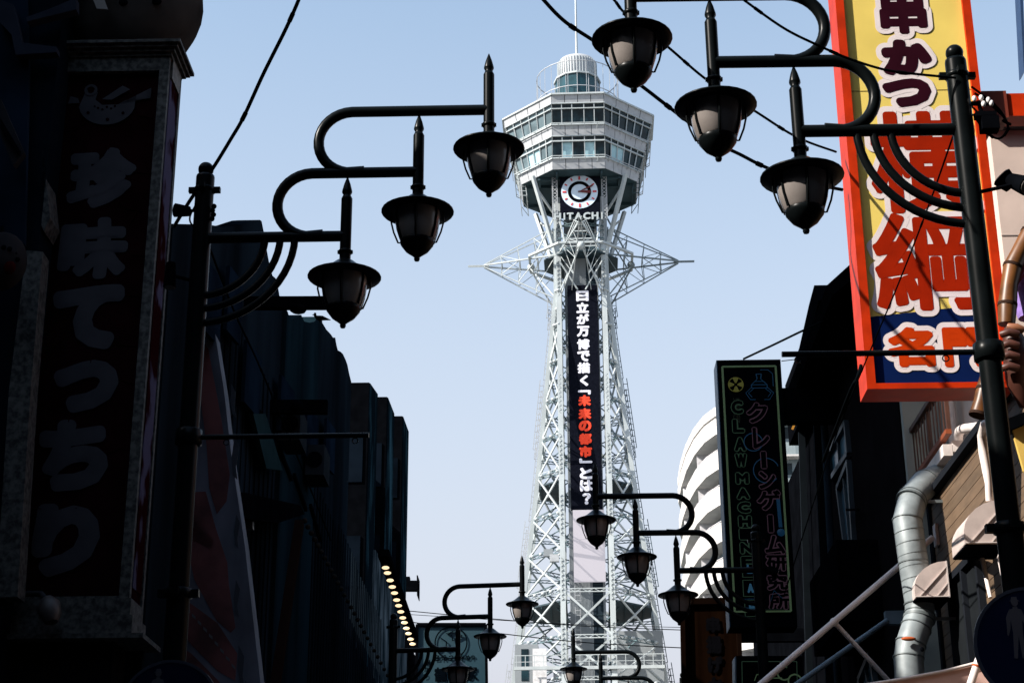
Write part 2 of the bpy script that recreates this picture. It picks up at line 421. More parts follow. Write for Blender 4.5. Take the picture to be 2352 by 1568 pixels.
# maintenance cages on the two sides
for sg in (-1, 1):
    b = MB(); u0 = 6.3
    for (ha, hc, ua, ub) in ((Hy(300,-1), Hy(397,-1), 6.6, 7.25), (Hy(397,-1), Hy(488,-2), 5.6, 6.3)):
        for v in (-2.6, -.9, .9, 2.6):
            b.bar(T(sg*ua,v,hc), T(sg*(ua+.5),v,ha), .07); b.bar(T(sg*ub,v,hc), T(sg*(ub+.4),v,ha), .07)
        for q in range(9):
            h = hc+(ha-hc)*q/8
            b.bar(T(sg*(ua+.5*q/8),-2.6,h), T(sg*(ua+.5*q/8),2.6,h), .05); b.bar(T(sg*(ub+.4*q/8),-2.6,h), T(sg*(ub+.4*q/8),2.6,h), .05)
            b.bar(T(sg*(ua+.5*q/8),2.6,h), T(sg*(ub+.4*q/8),2.6,h), .06)
            if q < 8: b.bar(T(sg*ua,-2.6+q*.65,h), T(sg*ub,-2.6+(q+1)*.65,h+.8), .05)
    b.build('side_cage', M_white if sg < 0 else M_under, tower)  # right cage takes the dark soffit colour as painted shade
# roof: rings, glass room, drum, mast
def ring(b, r, h, th, n=28):
    P = [T(r*math.cos(2*math.pi*k/n), r*math.sin(2*math.pi*k/n), h) for k in range(n)]
    for k in range(n): b.bar(P[k], P[(k+1)%n], th)
    return P
hR = w1
b = MB()
h1r, h2r = Hy(163, 4.4), Hy(196, 4.4)
for h in (hR+.15, h2r, h1r+1.3): ring(b, 4.5, h, .07)
for k in range(28):
    a = 2*math.pi*k/28; b.bar(T(4.5*math.cos(a),4.5*math.sin(a),hR), T(4.5*math.cos(a),4.5*math.sin(a),h1r+1.3), .05)
b.build('roof_railing', M_shade, tower)
b = MB(); P = ring(b, 5.9, hR+.9, .07, 20); ring(b, 5.9, hR+.2, .06, 20)
for k in range(20): b.bar(P[k], P[k]-Vector((0,0,.9)), .06)
b.build('outer_roof_railing', M_shade, tower)
for k in range(20):
    a = 2*math.pi*(k+.5)/20; c, s_ = math.cos(a), math.sin(a)
    MB().bar(T(3.6*c,3.6*s_,hR+1.9), T(5.4*c,5.4*s_,hR+.9), .28, .06).build('roof_fin', M_under if s_ < .3 else M_shade, tower)  # side and rear fins coloured dark in place of shade
def tl(prof, name, m, n=32, parent=tower, kind=None, smooth=True):
    b = MB().lathe(prof, (0,0,0), n, smooth); b.v = [TB+TU*v.x+TV*v.y*-1+Vector((0,0,v.z)) for v in b.v]; return b.build(name, m, parent, kind=kind)
hg0, hg1, hd1 = hR-.1, Hy(165, 2.4), Hy(119, 2.1)
tl([(3.7,hg0),(3.7,hR+1.2),(2.9,hR+1.6)], 'roof_skirt', M_dark, 8)
tl([(2.45,hR+.8),(2.45,hg1-.1)], 'glass_room', mat('teal_roof_glass', (.012,.05,.065), .25, var=.3, scale=.8), 12, smooth=False)
tl([(.1,hg1-.12),(2.62,hg1-.12),(2.62,hg1+.06),(.1,hg1+.06)], 'glass_room_roof', M_white, 12, smooth=False)
drum = tl([(2.1,hg1+.05),(2.15,hd1-.5),(1.95,hd1-.12),(1.5,hd1),(.01,hd1+.05)], 'drum', M_shade, 40)
b = MB()
for k in range(44):
    a = 2*math.pi*k/44; c, s_ = math.cos(a), math.sin(a)
    b.bar(T(2.17*c,2.17*s_,hg1+.1), T(2.17*c,2.17*s_,hd1-.45), .09)
b.build('drum_ribs', M_white, drum)
for k in range(12):
    a = 2*math.pi*k/12; c, s_ = math.cos(a), math.sin(a)
    MB().bar(T(2.47*c,2.47*s_,hR+.8), T(2.47*c,2.47*s_,hg1-.1), .07).build('glass_room_post', M_shade, tower)
mm = MB().tube([T(0,0,hd1), T(0,0,hd1+8.5), T(0,0,hd1+10)], [.14,.10,.03], 8); mm.build('mast', M_white, tower)
# V struts carrying the deck
for su in (-1, 1):
    for sv in (-1, 1):
        MB().bar(T(su*2.4, sv*2.4, Hy(600,2.5)), T(su*4.9, sv*4.7, w0), .36, .36).build('deck_strut', M_white, tower)
        MB().bar(T(su*2.4, sv*2.4, Hy(500,2.5)), T(su*4.3, sv*3.9, (w0+Hy(500,2.5))/2+.5), .2).build('deck_strut', M_white, tower)
    for v in (4.3,):
        b = MB(); x = su*2.6
        for k in range(14):
            h = Hy(505,4.3)+k*.42; b.bar(T(x-.25,v,h), T(x+.25,v,h+.42), .05); b.bar(T(x+.25,v,h), T(x-.25,v,h+.42), .05)
        b.bar(T(x-.25,v,Hy(505,4.3)), T(x-.25,v,w0), .08); b.bar(T(x+.25,v,Hy(505,4.3)), T(x+.25,v,w0), .08)
        b.build('clock_mast', M_shade, tower)
# clock
ck = MB().box(T(-2.05,3.9,Hy(492,4.5)), TU*4.2, TV*.6, (0,0,w0-.1-Hy(492,4.5))).build('clock_panel', M_led, tower)
cc = T(0, 4.5, Hy(441,4.5)); 
disc(cc, TU, UP, 1.92, lift=.01, th=.05).build('clock_dial', M_clock, ck)
disc(cc, TU, UP, 1.22, .88, lift=.07, th=.02).build('clock_ring', M_black, ck)
for k in range(12):
    a = 2*math.pi*k/12; d = TU*math.sin(a)+UP*math.cos(a); L = .40 if k%3 == 0 else .30
    MB().bar(cc+d*(1.78-L)+TV*.09, cc+d*1.78+TV*.09, .20 if k%3 == 0 else .15, .03, up=TV).build('hour_mark', M_red, ck)
def hand(deg, L, wd):
    a = R(deg); d = TU*math.sin(a)+UP*math.cos(a); x = TU*math.cos(a)-UP*math.sin(a)
    MB().prism([cc+TV*.14-x*wd*.3-d*.15, cc+TV*.14+x*wd*.3-d*.15, cc+TV*.14+x*wd+d*L*.85, cc+TV*.14+d*L, cc+TV*.14-x*wd+d*L*.85], TV*.04).build('clock_hand', M_hand, ck)
hand(64, 1.65, .09); hand(93, 1.25, .17)
xs = [-2.33,-1.62,-1.02,-.16,.72,1.58,2.3]; wd = [.75,.2,.72,.85,.8,.75,.2]
for ch, x, ww in zip('HITACHI', xs, wd):
    letter('letter', ch, T(x, 4.55, Hy(497,4.5)), TU, UP, ww, .86, M_white, tower, bold=.07, n=8, lift=.02, stag=.004)
b = MB(); b.bar(T(-2.7,4.45,Hy(500,4.5)), T(2.6,4.45,Hy(500,4.5)), .08); b.bar(T(-2.7,4.4,Hy(492,4.5)), T(2.6,4.4,Hy(492,4.5)), .08); b.build('letter_frame', M_dark, tower)
# four long lattice arms at the waist
hA = Hy(606, 0); hAu = Hy(532,0); hAl = Hy(690,0)
for k in range(4):
    a = math.pi/2*k; d = TU*math.cos(a)+TV*math.sin(a); e = -TU*math.sin(a)+TV*math.cos(a); C = TB
    def Q(r, o, h): return C+d*r+e*o+Vector((0,0,h))
    tipr, arm = 10.3, MB()
    tk = .6 if k == 1 else .8
    for o in (-.15,.15): arm.bar(Q(9.8,o,hA), Q(12,o,hA), .09)
    for o in (-1, 1):
        arm.bar(Q(2.6,o*2.3,hA+.1), Q(tipr,o*.2,hA), .18*tk); arm.bar(Q(3.2,o*.8,hAu), Q(tipr,o*.1,hA+.1), .12*tk); arm.bar(Q(3.0,o*1.0,hAl), Q(tipr,o*.1,hA-.15), .13*tk)
        for q in range(1, 4):
            f = q/4; z0 = Vector(Q(2.6,o*2.3,hA+.1)).lerp(Q(tipr,o*.2,hA), f); z1 = Vector(Q(3.2,o*.8,hAu)).lerp(Q(tipr,o*.1,hA+.1), f)
            z2 = Vector(Q(3.0,o*1.0,hAl)).lerp(Q(tipr,o*.1,hA-.15), f)
            f2 = (q-1)/4; y0 = Vector(Q(2.6,o*2.3,hA+.1)).lerp(Q(tipr,o*.2,hA), f2)
            arm.bar(z0, z1, .08*tk); arm.bar(z0, z2, .08*tk); arm.bar(y0, z2, .08*tk)
            if q != 2: arm.bar(y0, z1, .07*tk)
            if o > 0:
                zz = Vector(Q(2.6,-2.3,hA+.1)).lerp(Q(tipr,-.2,hA), f); arm.bar(z0, zz, .10)
        arm.bar(Q(5.0,o*1.6,hA), Q(2.6,o*2.3,hAu+1.0), .14); arm.bar(Q(5.6,0,hA-.1), Q(2.4,o*2.4,hAl-1), .12)
    arm.ball(Q(5.3,0,hA-.25), .42, 8, 6)
    arm.build('waist_arm', M_white if k in (1,2) else mat('tower_paint_shaded', (.17,.21,.225), .5, var=.1), tower)  # right and back arms darker, shade put into their paint
    rb = MB(); rb.bar(Q(5.4,2.2,hA+.1), C+e*5.4+d*2.2+Vector((0,0,hA+.1)), .30, .22); rb.bar(Q(5.4,-2.2,hA+.1), Q(5.4,2.2,hA+.1), .26, .2); rb.build('waist_ring_beam', M_white, tower)
pl = MB(); ph = 3.9; pl.prism([T(u,v,hA-.2) for u, v in ((1.5,ph),(ph,1.5),(ph,-1.5),(1.5,-ph),(-1.5,-ph),(-ph,-1.5),(-ph,1.5),(-1.5,ph))], (0,0,.15)); pl.build('waist_platform', M_dark, tower)
for y in (520, 548, 575):
    b = MB(); h = Hy(y,3); 
    for sg in (-1,1): b.bar(T(sg*2.35,3,h), T(-sg*.2,3.4,h+.5), .1); b.bar(T(sg*2.35,3,h+1), T(sg*.6,3.2,h-.3), .1); b.bar(T(sg*2.9,2.6,h), T(sg*2.9,-2.6,h), .12)
    b.bar(T(-2.4,3.1,h), T(2.4,3.1,h), .12); b.bar(T(-2.4,-3.1,h), T(2.4,-3.1,h), .12); b.build('waist_bracing', M_sec, tower)
for sg in (-1,1):
    for a, c in (((.2,600),(1.0,628)),((1.0,628),(2.0,665)),((1.0,628),(0.2,665))):
        MB().bar(T(sg*(2.4-a[0]),3.5,Hy(a[1],3.5)), T(sg*(2.4-c[0]),3.3,Hy(c[1],3.3)), .12).build('waist_brace', M_white, tower)
# outside ladders with lamp tubes on both flanks
for sg in (-1, 1):
    for vv in (1.2, -2.2):
        b = MB(); hh = 24.0
        while hh < TOPL-.3:
            st = int((hh-24)/7.2); e0 = .85+.0*st; u = sleg(hh)+e0-(.35 if st%2 else 0)
            h2 = min(hh+.62, TOPL); u2 = sleg(h2)+e0-(.35 if st%2 else 0)
            b.bar(T(sg*u,vv,hh), T(sg*u2,vv,h2), .07); b.bar(T(sg*(u-.42),vv,hh), T(sg*(u2-.42),vv,h2), .06); b.bar(T(sg*u,vv,hh), T(sg*(u-.42),vv,hh), .05)
            if vv < 0: b.bar(T(sg*(u-.42),vv,hh), T(sg*u2,vv,h2), .06)
            hh += .62
        b.build('side_ladder', M_shade if sg < 0 else M_under, tower)  # shade of the right flank put into the ladder colour
b = MB()
h0, h1 = Hy(1480,2.6), Hy(1345,2.6)
for x in (-1.25,-.75): b.bar(T(x,2.7,h0), T(x,2.7,h1), .06)
for k in range(12): h = h0+(h1-h0)*k/12; b.bar(T(-1.25,2.7,h), T(-.75,2.7,h), .05)
b.build('service_ladder', M_shade, tower)
# lower machine rooms
hm = Hy(1440,5)
MB().box(T(2.5,-2,hm-14), TU*4.6, TV*5, (0,0,14)).build('machine_room', M_corr, tower)
MB().box(T(-7.0,3.2,Hy(1568,5)-10), TU*2.2, TV*2.5, (0,0,10+Hy(1480,5)-Hy(1568,5))).build('machine_room', M_corr, tower)
b = MB(); hp = Hy(1535,7)
for x in range(-8, 9): b.bar(T(x*.85,7.6,hp), T(x*.85,7.6,hp+1.2), .06)
b.bar(T(-7,7.6,hp+1.2), T(7,7.6,hp+1.2), .07); b.bar(T(-7,7.6,hp+.6), T(7,7.6,hp+.6), .05); b.bar(T(-7,7.6,hp), T(7,7.6,hp), .3); b.build('lower_walkway', M_white, tower)
MB().box(T(-6.4,5.72,Hy(1560,6)), TU*.7, TV*.02, (0,0,3.0)).build('machine_room_window', M_win, tower)
MB().box(T(-5.3,6.4,Hy(1568,6)-1), TU*1.3, TV*.15, (0,0,4.2)).build('white_board', mat('board_plain_white', (.62,.62,.63), .6), tower)
for k, (u, v, y) in enumerate(((-4.2,4.5,1275),(-3.6,5,1290),(4.2,4.5,1230),(-3.4,5,1560),(3.6,5,1330))):
    MB().box(T(u,v,Hy(y,5)), TU*.9, TV*.5, (0,0,.7)).build('equipment_box', M_shade if k%2 else M_corr, tower)

# === STREET ===

# ================================================================== street lamps
def arc(cx, cz, r, a0, a1, n=14, ry=None):
    return [(cx+r*math.cos(R(a0+(a1-a0)*i/n)), 0, cz+(ry or r)*math.sin(R(a0+(a1-a0)*i/n))) for i in range(n+1)]
HA = 6.25
def make_lamp(base, rz, label, grp):
    t = thing('street_lamp', base, label, 'street lamp', grp, rz)
    b = MB().tube([(0,0,0),(0,0,.5)], .11, 16).tube([(0,0,.5),(0,0,HA-2.36)], .071, 16).tube([(0,0,HA-2.36),(0,0,HA+.44)], .062, 16)
    b.lathe([(.062,HA+.44),(.058,HA+.455),(.045,HA+.46),(.01,HA+.46)], seg=16)
    b.build('pole', M_post, t, local=True)
    MB().ball((0,0,HA+.50), .052, 16, 10).build('ball_finial', M_post, t, local=True)
    b = MB().lathe([(.06,HA-2.40),(.085,HA-2.39),(.085,HA-2.34),(.06,HA-2.33)], seg=16)
    for a in range(4): c, s_ = math.cos(a*math.pi/2), math.sin(a*math.pi/2); b.bar((c*.07,s_*.07,HA-2.365), (c*.125,s_*.125,HA-2.365), .045)
    b.build('collar', M_post, t, local=True)
    b = MB().lathe([(.06,HA+.33),(.07,HA+.335),(.07,HA+.36),(.06,HA+.365)], seg=16)
    for a in range(4): c, s_ = math.cos(a*math.pi/2), math.sin(a*math.pi/2); b.bar((c*.06,s_*.06,HA+.348), (c*.105,s_*.105,HA+.348), .035)
    b.build('collar', M_post, t, local=True)
    ra = .036; xs = (.95,1.42,1.89)
    MB().tube([(0,0,HA),(xs[0],0,HA)], ra, 12).build('arm', M_post, t, local=True)
    p = [(xs[1],0,HA+.46),(.74,0,HA+.46)]+arc(.72,HA+.23,.23,92,262,16)+[(.80,0,HA+.012)]
    MB().tube(p, ra, 12).build('arm', M_post, t, local=True)
    p = [(xs[2],0,HA+.915),(1.0,0,HA+.915)]+arc(.975,HA+.688,.227,92,262,16)+[(1.06,0,HA+.47)]
    MB().tube(p, ra, 12).build('arm', M_post, t, local=True)
    for r, q in ((.42,.41),(.52,.50),(.616,.60)):
        MB().tube(arc(0,HA,r,0,-90,14,q), .025, 10).build('arc_brace', M_post, t, local=True)
    for k, x in enumerate(xs):
        z = HA+(0,.46,.915)[k]
        ln = MB().tube([(x,0,z+.27),(x,0,z-.2)], .037, 14).lathe([(.036,z+.27),(.030,z+.285),(.024,z+.295),(.034,z+.315),(.034,z+.325),(.022,z+.375),(.003,z+.43)], (x,0,0), 14)
        ln.lathe([(.037,z-.10),(.045,z-.105),(.045,z-.125),(.037,z-.13)], (x,0,0), 14)
        ln.bar((x-.05,0,z-.115), (x+.05,0,z-.115), .02)
        ln = ln.build('lantern', M_post, t, local=True)
        MB().lathe([(.037,z-.17),(.06,z-.185),(.12,z-.235),(.185,z-.272),(.238,z-.287),(.240,z-.295),(.235,z-.301),(.17,z-.298),(.05,z-.292)], (x,0,0), 28).build('hood', M_post, ln, local=True)
        MB().lathe([(.148,z-.298),(.150,z-.34),(.138,z-.42),(.116,z-.49),(.105,z-.505)], (x,0,0), 24).build('glass', M_glass, ln, local=True)
        for a in range(6):
            aa = R(30+60*a); c, s_ = math.cos(aa), math.sin(aa)
            MB().tube([(x+c*.150,s_*.150,z-.298),(x+c*.152,s_*.152,z-.34),(x+c*.140,s_*.140,z-.42),(x+c*.117,s_*.117,z-.50)], .0085, 6).build('glass_rib', M_post, ln, local=True)
        for a in range(4):
            aa = R(90*a); c, s_ = math.cos(aa), math.sin(aa)
            MB().tube([(x+c*.168,s_*.168,z-.30),(x+c*.172,s_*.172,z-.37),(x+c*.155,s_*.155,z-.44),(x+c*.125,s_*.125,z-.515),(x+c*.112,s_*.112,z-.515)], .006, 6).build('cage_rod', M_post, ln, local=True)
        MB().lathe([(.108,z-.498),(.113,z-.508),(.108,z-.53),(.075,z-.575),(.035,z-.605),(.026,z-.613),(.018,z-.62),(.020,z-.632),(.015,z-.645),(.002,z-.65)], (x,0,0), 20).build('bottom_cap', M_post, ln, local=True)
    zb = HA-1.37
    MB().tube([(0,0,zb),(1.136,0,zb)], .017, 8).build('banner_bar', M_post, t, local=True)
    MB().lathe([(.077,zb-.05),(.085,zb-.045),(.085,zb+.045),(.077,zb+.05)], seg=14).build('bar_clamp', M_post, t, local=True)
    for x in (.24, 1.05):
        MB().tube([(x+.018*math.cos(a),0,zb-.035+.018*math.sin(a)) for a in [i*math.pi/5 for i in range(11)]], .004, 5, False).build('hook_ring', M_post, t, local=True)
    return t
GL = 'street lamps lining the shopping street'
def post_base(x, y, dh, s):      # picture point of the pole at height HA+dh, street distance s
    p = at(x, y, s); return S(p.dot(ET), s, 0)
def s_for(x, y, h):
    p = hit_h(x, y, h); return S(p.dot(ET), p.dot(ES), 0)
L1 = make_lamp(s_for(463, 547, HA), -YAW, 'black triple lantern street lamp at the left, in front of the dark pillar sign', GL)
pR1 = s_for(2212, 297, HA)
lamps = {'R1': dup(L1)}
def place(o, base, rz, label): o.location = base; o.rotation_euler = (0,0,rz); o['label'] = label; W[o.name] = Matrix.Translation(base)@Matrix.Rotation(rz,4,'Z'); return o
place(lamps['R1'], pR1, math.pi-YAW+R(1), 'large black triple lantern street lamp at the right, crossing the yellow and blue sign')
lamps['R1'].location += ET*.033; lamps['R1'].rotation_euler[1] = .0052
pR2 = s_for(1741, 1308, HA); place(dup(L1), pR2, math.pi-YAW, 'black triple lantern street lamp standing in front of the neon-look outlined claw machine sign')
pL2 = s_for(903, 1494, HA); place(dup(L1), pL2, -YAW-R(6), 'distant black triple lantern street lamp at the lower left beside the row of bulbs')
p = s_for(1317, 1497, HA+.915); pR3 = p+ET*1.89; place(dup(L1), pR3, math.pi-YAW, 'farthest black triple lantern street lamp, at the bottom in front of the tower base')


# lamp post fittings
def spotlight(name, c, d, label, r=.055, L=.16, arm=None):
    t = thing(name, c, label, 'spotlight', 'small floodlights clamped on the lamp posts'); d = d.normalized()
    MB().tube([c-d*L/2, c+d*L*.3, c+d*L/2], [r*.75, r, r*1.05], 14).build('housing', M_black, t)
    MB().tube([c+d*L*.5, c+d*(L*.5+.006)], r*.9, 14).build('lens', M_glass, t)
    MB().tube([arm, c+(arm-c).normalized()*r*.3], .012, 8).build('bracket', M_black, t)
def pp(base, dh): return base+Vector((0,0,HA+dh))
bL, bR = W[L1.name].translation, pR1
spotlight('spotlight', pp(bR,-.36)+ET*.28-ES*.02, (ES*-.6+ET*.3+UP*-.5), 'small black spotlight on a bracket right of the large lamp post', arm=pp(bR,-.40)+ET*.06)
spotlight('spotlight', pp(bR,-.28)+ET*.25+ES*.12, (ET*-.6+UP*.7), 'black round floodlight head just above the right post spotlight', r=.06, L=.08, arm=pp(bR,-.38)+ET*.26)
spotlight('spotlight', pp(bL,.20)-ET*.14, (ET*-.9+UP*.1), 'small black floodlight near the top of the left lamp post', r=.045, L=.10, arm=pp(bL,.20)-ET*.05)
spotlight('spotlight', pp(bL,-.26)-ET*.19, UP*-1, 'black cylinder spotlight on the left lamp post below its arm', r=.04, L=.17, arm=pp(bL,-.30)-ET*.05)
spotlight('spotlight', pp(pR2,-.02)+ET*.16, ET+UP*-.4, 'tiny floodlight on the far right lamp post over the claw machine sign', r=.05, L=.14, arm=pp(pR2,.02)+ET*.05)
ins = thing('cable_insulators', pp(bR,.12)+ET*.09, 'cluster of white insulators and black cable clamps on top of right lamp post', 'insulator')
for i, (dx, dz) in enumerate(((.02,.05),(.06,.055),(.10,.04),(.07,.015),(.115,.02))):
    MB().ball(pp(bR,.12+dz)+ET*(.05+dx)-ES*.05, .014, 8, 6, (1,1,1.4)).build('insulator', mat('porcelain', (.75,.72,.70), .3), ins)
b = MB(); b.box(pp(bR,.06)+ET*.07-ES*.05, ET*.12, ES*.06, UP*.03); b.bar(pp(bR,.17)+ET*.10-ES*.02, pp(bR,.03)+ET*.12-ES*.02, .02); b.box(pp(bR,-.02)+ET*.10-ES*.05, ET*.1, ES*.08, UP*.085); b.bar(pp(bR,.165)+ET*.05, pp(bR,.165)+ET*.17, .02); b.build('clamp', M_black, ins)
ins2 = thing('cable_insulators', pp(bL,.15)+ET*.08, 'small cluster of cable insulators high on the left lamp post', 'insulator')
for i in range(4): MB().ball(pp(bL,.12+i*.03)+ET*(.07+.008*(i%2))-ES*.04, .018, 8, 6).build('insulator', M_black, ins2)

# round blue pedestrian signs
M_blue = mat('sign_blue', (.004,.008,.032), .4, var=.08, spec=.1); M_rim = mat('sign_rim', (.045,.05,.07), .4); M_man = mat('sign_figure', (.085,.075,.085), .5, var=.05)
def ped_sign(c, label):
    t = thing('pedestrian_sign', c, label, 'road sign', 'round blue pedestrian signs'); f = ET.cross(UP)
    disc(c, ET, UP, .30, n=48, lift=.0, th=.004).build('disc', M_blue, t)
    disc(c, ET, UP, .302, .285, n=48, lift=-.008, th=.016).build('rim', M_rim, t)
    MB().tube([c-f*.01, c-f*.16], .02, 8).build('bracket', M_black, t)
    o = c-ET*.075+UP*.085
    man = [(-.012,-.15),(-.030,-.148),(-.022,-.02),(-.028,.05),(-.034,.0),(-.046,-.035),(-.052,-.03),(-.05,.06),(-.03,.10),(-.012,.105),(-.012,.115),(.012,.115),(.012,.105),(.03,.10),(.045,.06),(.066,-.01),(.060,-.018),(.05,.0),(.03,.05),(.026,-.02),(.03,-.145),(.012,-.15),(.004,-.03)]
    poly2d(o, ET, UP, man, lift=.005).build('walking_man', M_man, t)
    disc(o+UP*.135, ET, UP, .018, n=16, lift=.005).build('head', M_man, t)
    poly2d(o+UP*.143, ET, UP, [(-.028,0),(.028,0),(.016,.006),(.013,.022),(-.013,.022),(-.016,.006)], lift=.0055).build('hat', M_man, t)
    o2 = o+ET*.15-UP*.075
    kid = [(-.010,-.10),(-.024,-.10),(-.02,-.02),(-.055,.035),(-.05,.042),(-.02,.02),(-.01,.03),(.01,.03),(.035,-.03),(.03,-.035),(.022,-.02),(.024,-.10),(.010,-.10),(0,-.03)]
    poly2d(o2, ET, UP, kid, lift=.005).build('walking_child', M_man, t)
    disc(o2+UP*.055, ET, UP, .02, n=16, lift=.005).build('head', M_man, t)
c = at(2374, 1482, bR.dot(ES)-.16); ped_sign(c, 'round blue pedestrian zone sign on the right lamp post, larger in view')
c = at(388, 1633, bL.dot(ES)-.16); ped_sign(c, 'round blue pedestrian zone sign on the left lamp post, mostly below the frame')

# ================================================================== left side
M_stone = mat('dark_granite', (.050,.049,.046), .8, var=.7, scale=22, detail=6)
M_panel = mat('pillar_sign_board', (.011,.0024,.0034), .7, var=.3)
M_chr = mat('pillar_letter', (.048,.045,.052), .7, var=.12, spec=.05)
M_vein = mat('pillar_red_line', (.020,.004,.005), .7)
sP = 13.5
def px(x, y, s=sP): return at(x, y, s)
pl_ = thing('pillar_sign', S(-3.0, sP+.25, 0), 'tall granite framed vertical sign pillar with grey brush lettering and a puffer fish', 'sign')
tl0, tr0 = ts(px(130,130)), ts(px(390,130)); t0, t1 = tl0[0], tr0[0]; hT, hB = tr0[2], px(284,1373).z
dep = .42
def sb(t0,t1,s0,s1,h0,h1): return MB().sbox(t0,t1,s0,s1,h0,h1)
fr = .085
sb(t0,t0+fr,sP,sP+.06,hB,hT).build('frame_post', M_stone, pl_); sb(t1-fr,t1,sP,sP+.06,hB,hT).build('frame_post', M_stone, pl_)
sb(t0+fr,t1-fr,sP,sP+.06,hT-.14,hT).build('frame_head', M_stone, pl_)
sb(t0+fr,t1-fr,sP,sP+.06,hB,hB+.02).build('frame_foot', M_stone, pl_)
sb(t0,t1,sP+.06,sP+dep,hB,hT).build('core', M_panel, pl_)
sb(t1-.004,t1+.02,sP+dep-.06,sP+dep,hB,hT).build('frame_post', M_stone, pl_)
M_flame = mat('side_panel_flames', (.018,.003,.004), .5, second=(.07,.065,.11), scale=1.6, stretch=(1,1.5,1.1), thr=(.48,.54), detail=3)
sb(t1-.002,t1+.008,sP+.062,sP+dep-.062,hB+.1,hT-.2).build('side_panel', M_flame, pl_)
M_stone2 = mat('granite_bounce_lit', (.10,.085,.07), .7, var=.4, scale=20)  # paler, warmer stone on the side head stands in for bounced light
sb(t1-.001,t1+.022,sP+.062,sP+dep-.062,hT-.19,hT).build('side_head', M_stone2, pl_)
for k in range(4): sb(t0-.02-.03*k,t1+.02+.03*k,sP-.02-.03*k,sP+dep+.02+.03*k,hT+.03*k+.001,hT+.03*(k+1)).build('cornice_step', M_stone, pl_)
sb(t0-.3,t1+.02,sP-.02,sP+dep,hB-.14,hB-.002).build('base_course', M_stone, pl_); sb(t0-.3,t1+.05,sP-.05,sP+dep,hB-.30,hB-.142).build('base_course', M_stone, pl_)
sb(t0-.3,t1+.16,sP-.12,sP+dep+.1,hB-.34,hB-.302).build('base_course', M_stone, pl_)
sb(t0-.3,t1-.1,sP+.02,sP+dep,0,hB-.342).build('pier', mat('dark_render', (.006,.006,.007), .9, scale=2), pl_)
def pxm(s, x, y): z = (at(x+1,y,s)-at(x,y,s)).length; return z
def vpx(s, x, y): return (at(x,y,s)-at(x,y+1,s)).z
def sign_letter(ch, x, y, w, h, s, m, parent, bold, **k):
    return letter('character', ch, at(x,y,s), ET, UP, w*pxm(s,x,y), h*vpx(s,x,y), m, parent, bold=bold, **k)
sf = sP+.058
for ch, x, y, w_, h_, bo in (('珍',234,410,152,138,.038),('味',215,572,157,142,.037),('て',200,730,165,150,.055),('つ',195,888,150,120,.055),('ち',168,1045,165,165,.05),('り',150,1238,155,170,.055)):
    sign_letter(ch, x, y, w_, h_, sf, M_chr, pl_, bo, n=40, wob=.03, lift=.006, stag=.0001)
# puffer fish emblem
q = pxm(sf,248,240); c = at(250,232,sf)
fish = [(-62,-8)]+[(65*math.cos(R(a))-2, -8+58*math.sin(R(a))*.95) for a in range(185,358,12)]+[(62,-4),(66,14),(82,22),(96,34),(80,16),(96,20),(80,8),(98,6),(70,2),(40,-2),(30,4),(22,-8),(8,-14),(-14,-10),(-30,6),(-26,22),(-40,34),(-52,28),(-56,14)]
fish = [(-64,-8)]+[(65*math.cos(R(a))-2, -8+55*math.sin(R(a))) for a in range(190,352,12)]+[(62,-4),(64,12),(96,30),(84,16),(97,16),(84,8),(96,4),(66,2),(40,0),(22,-12),(-14,-12),(-30,2),(-26,20),(-40,32),(-54,26),(-58,10)]
poly2d(c, ET, UP, [(x*q,y*q) for x, y in fish], lift=.012).build('fish_emblem', M_chr, pl_)
disc(c+ET*-42*q+UP*26*q, ET, UP, 15*q, 9*q, lift=.017).build('fish_eye', M_chr, pl_); disc(c+ET*-42*q+UP*26*q, ET, UP, 7*q, lift=.016).build('fish_eye', M_panel, pl_)
poly2d(c, ET, UP, [(x*q,y*q) for x, y in ((-14,2),(30,36),(48,26),(8,0))], lift=.018).build('fish_fin', M_chr, pl_)
poly2d(c, ET, UP, [(x*q,y*q) for x, y in ((-88,12),(-70,6),(-66,-6),(-92,-8))], lift=.012).build('fish_fin', M_chr, pl_)
for x, y, r in ((-44,-32,3.5),(-58,-40,3),(2,-50,4),(36,-34,3.5),(-22,-20,2.6),(-12,-24,2.4),(-2,-18,2.6),(8,-22,2.4),(16,-16,2.6),(-30,-16,2.4)):
    disc(c+ET*x*q+UP*y*q, ET, UP, r*q, n=12, lift=.016).build('fish_spot', M_panel, pl_)
def vein(pts, w_=2.0):
    b = MB()
    for (x0,y0),(x1,y1) in zip(pts, pts[1:]): b.bar(at(x0,y0,sf-.006), at(x1,y1,sf-.006), w_*q, .004)
    b.build('red_line', M_vein, pl_)
for v_ in ([(290,150),(289,205)],[(253,300),(250,345)],[(315,264),(350,270)],[(195,282),(170,300),(140,302)],[(305,395),(345,398)],[(272,462),(290,478),(325,485)],[(316,485),(295,518)],[(300,583),(340,588)],[(243,600),(240,650)],[(290,678),(335,680)],[(212,810),(206,845)],[(270,790),(325,795)],[(160,945),(156,985)],[(272,870),(310,880)],[(285,1025),(240,1040)],[(175,1165),(172,1195)],[(210,1310),(205,1350)],[(75,1165),(110,1170)]): vein(v_)
# wall light on the base of the pillar
wl = thing('wall_lamp', at(112,1400,sP-.2), 'small white cased spotlight on a pipe under the pillar sign', 'lamp')
pcs = [at(-40,1370,sP-.1), at(70,1362,sP-.1), at(95,1362,sP-.12), at(108,1378,sP-.2)]
MB().tube(pcs, .022, 8).build('pipe', mat('grey_pipe', (.03,.03,.034), .5), wl)
MB().tube([at(108,1376,sP-.2), at(113,1388,sP-.22), at(116,1412,sP-.24), at(118,1428,sP-.25)], [.05,.085,.085,.05], 16).build('shade', mat('lamp_shade_grey', (.05,.042,.04), .5), wl)

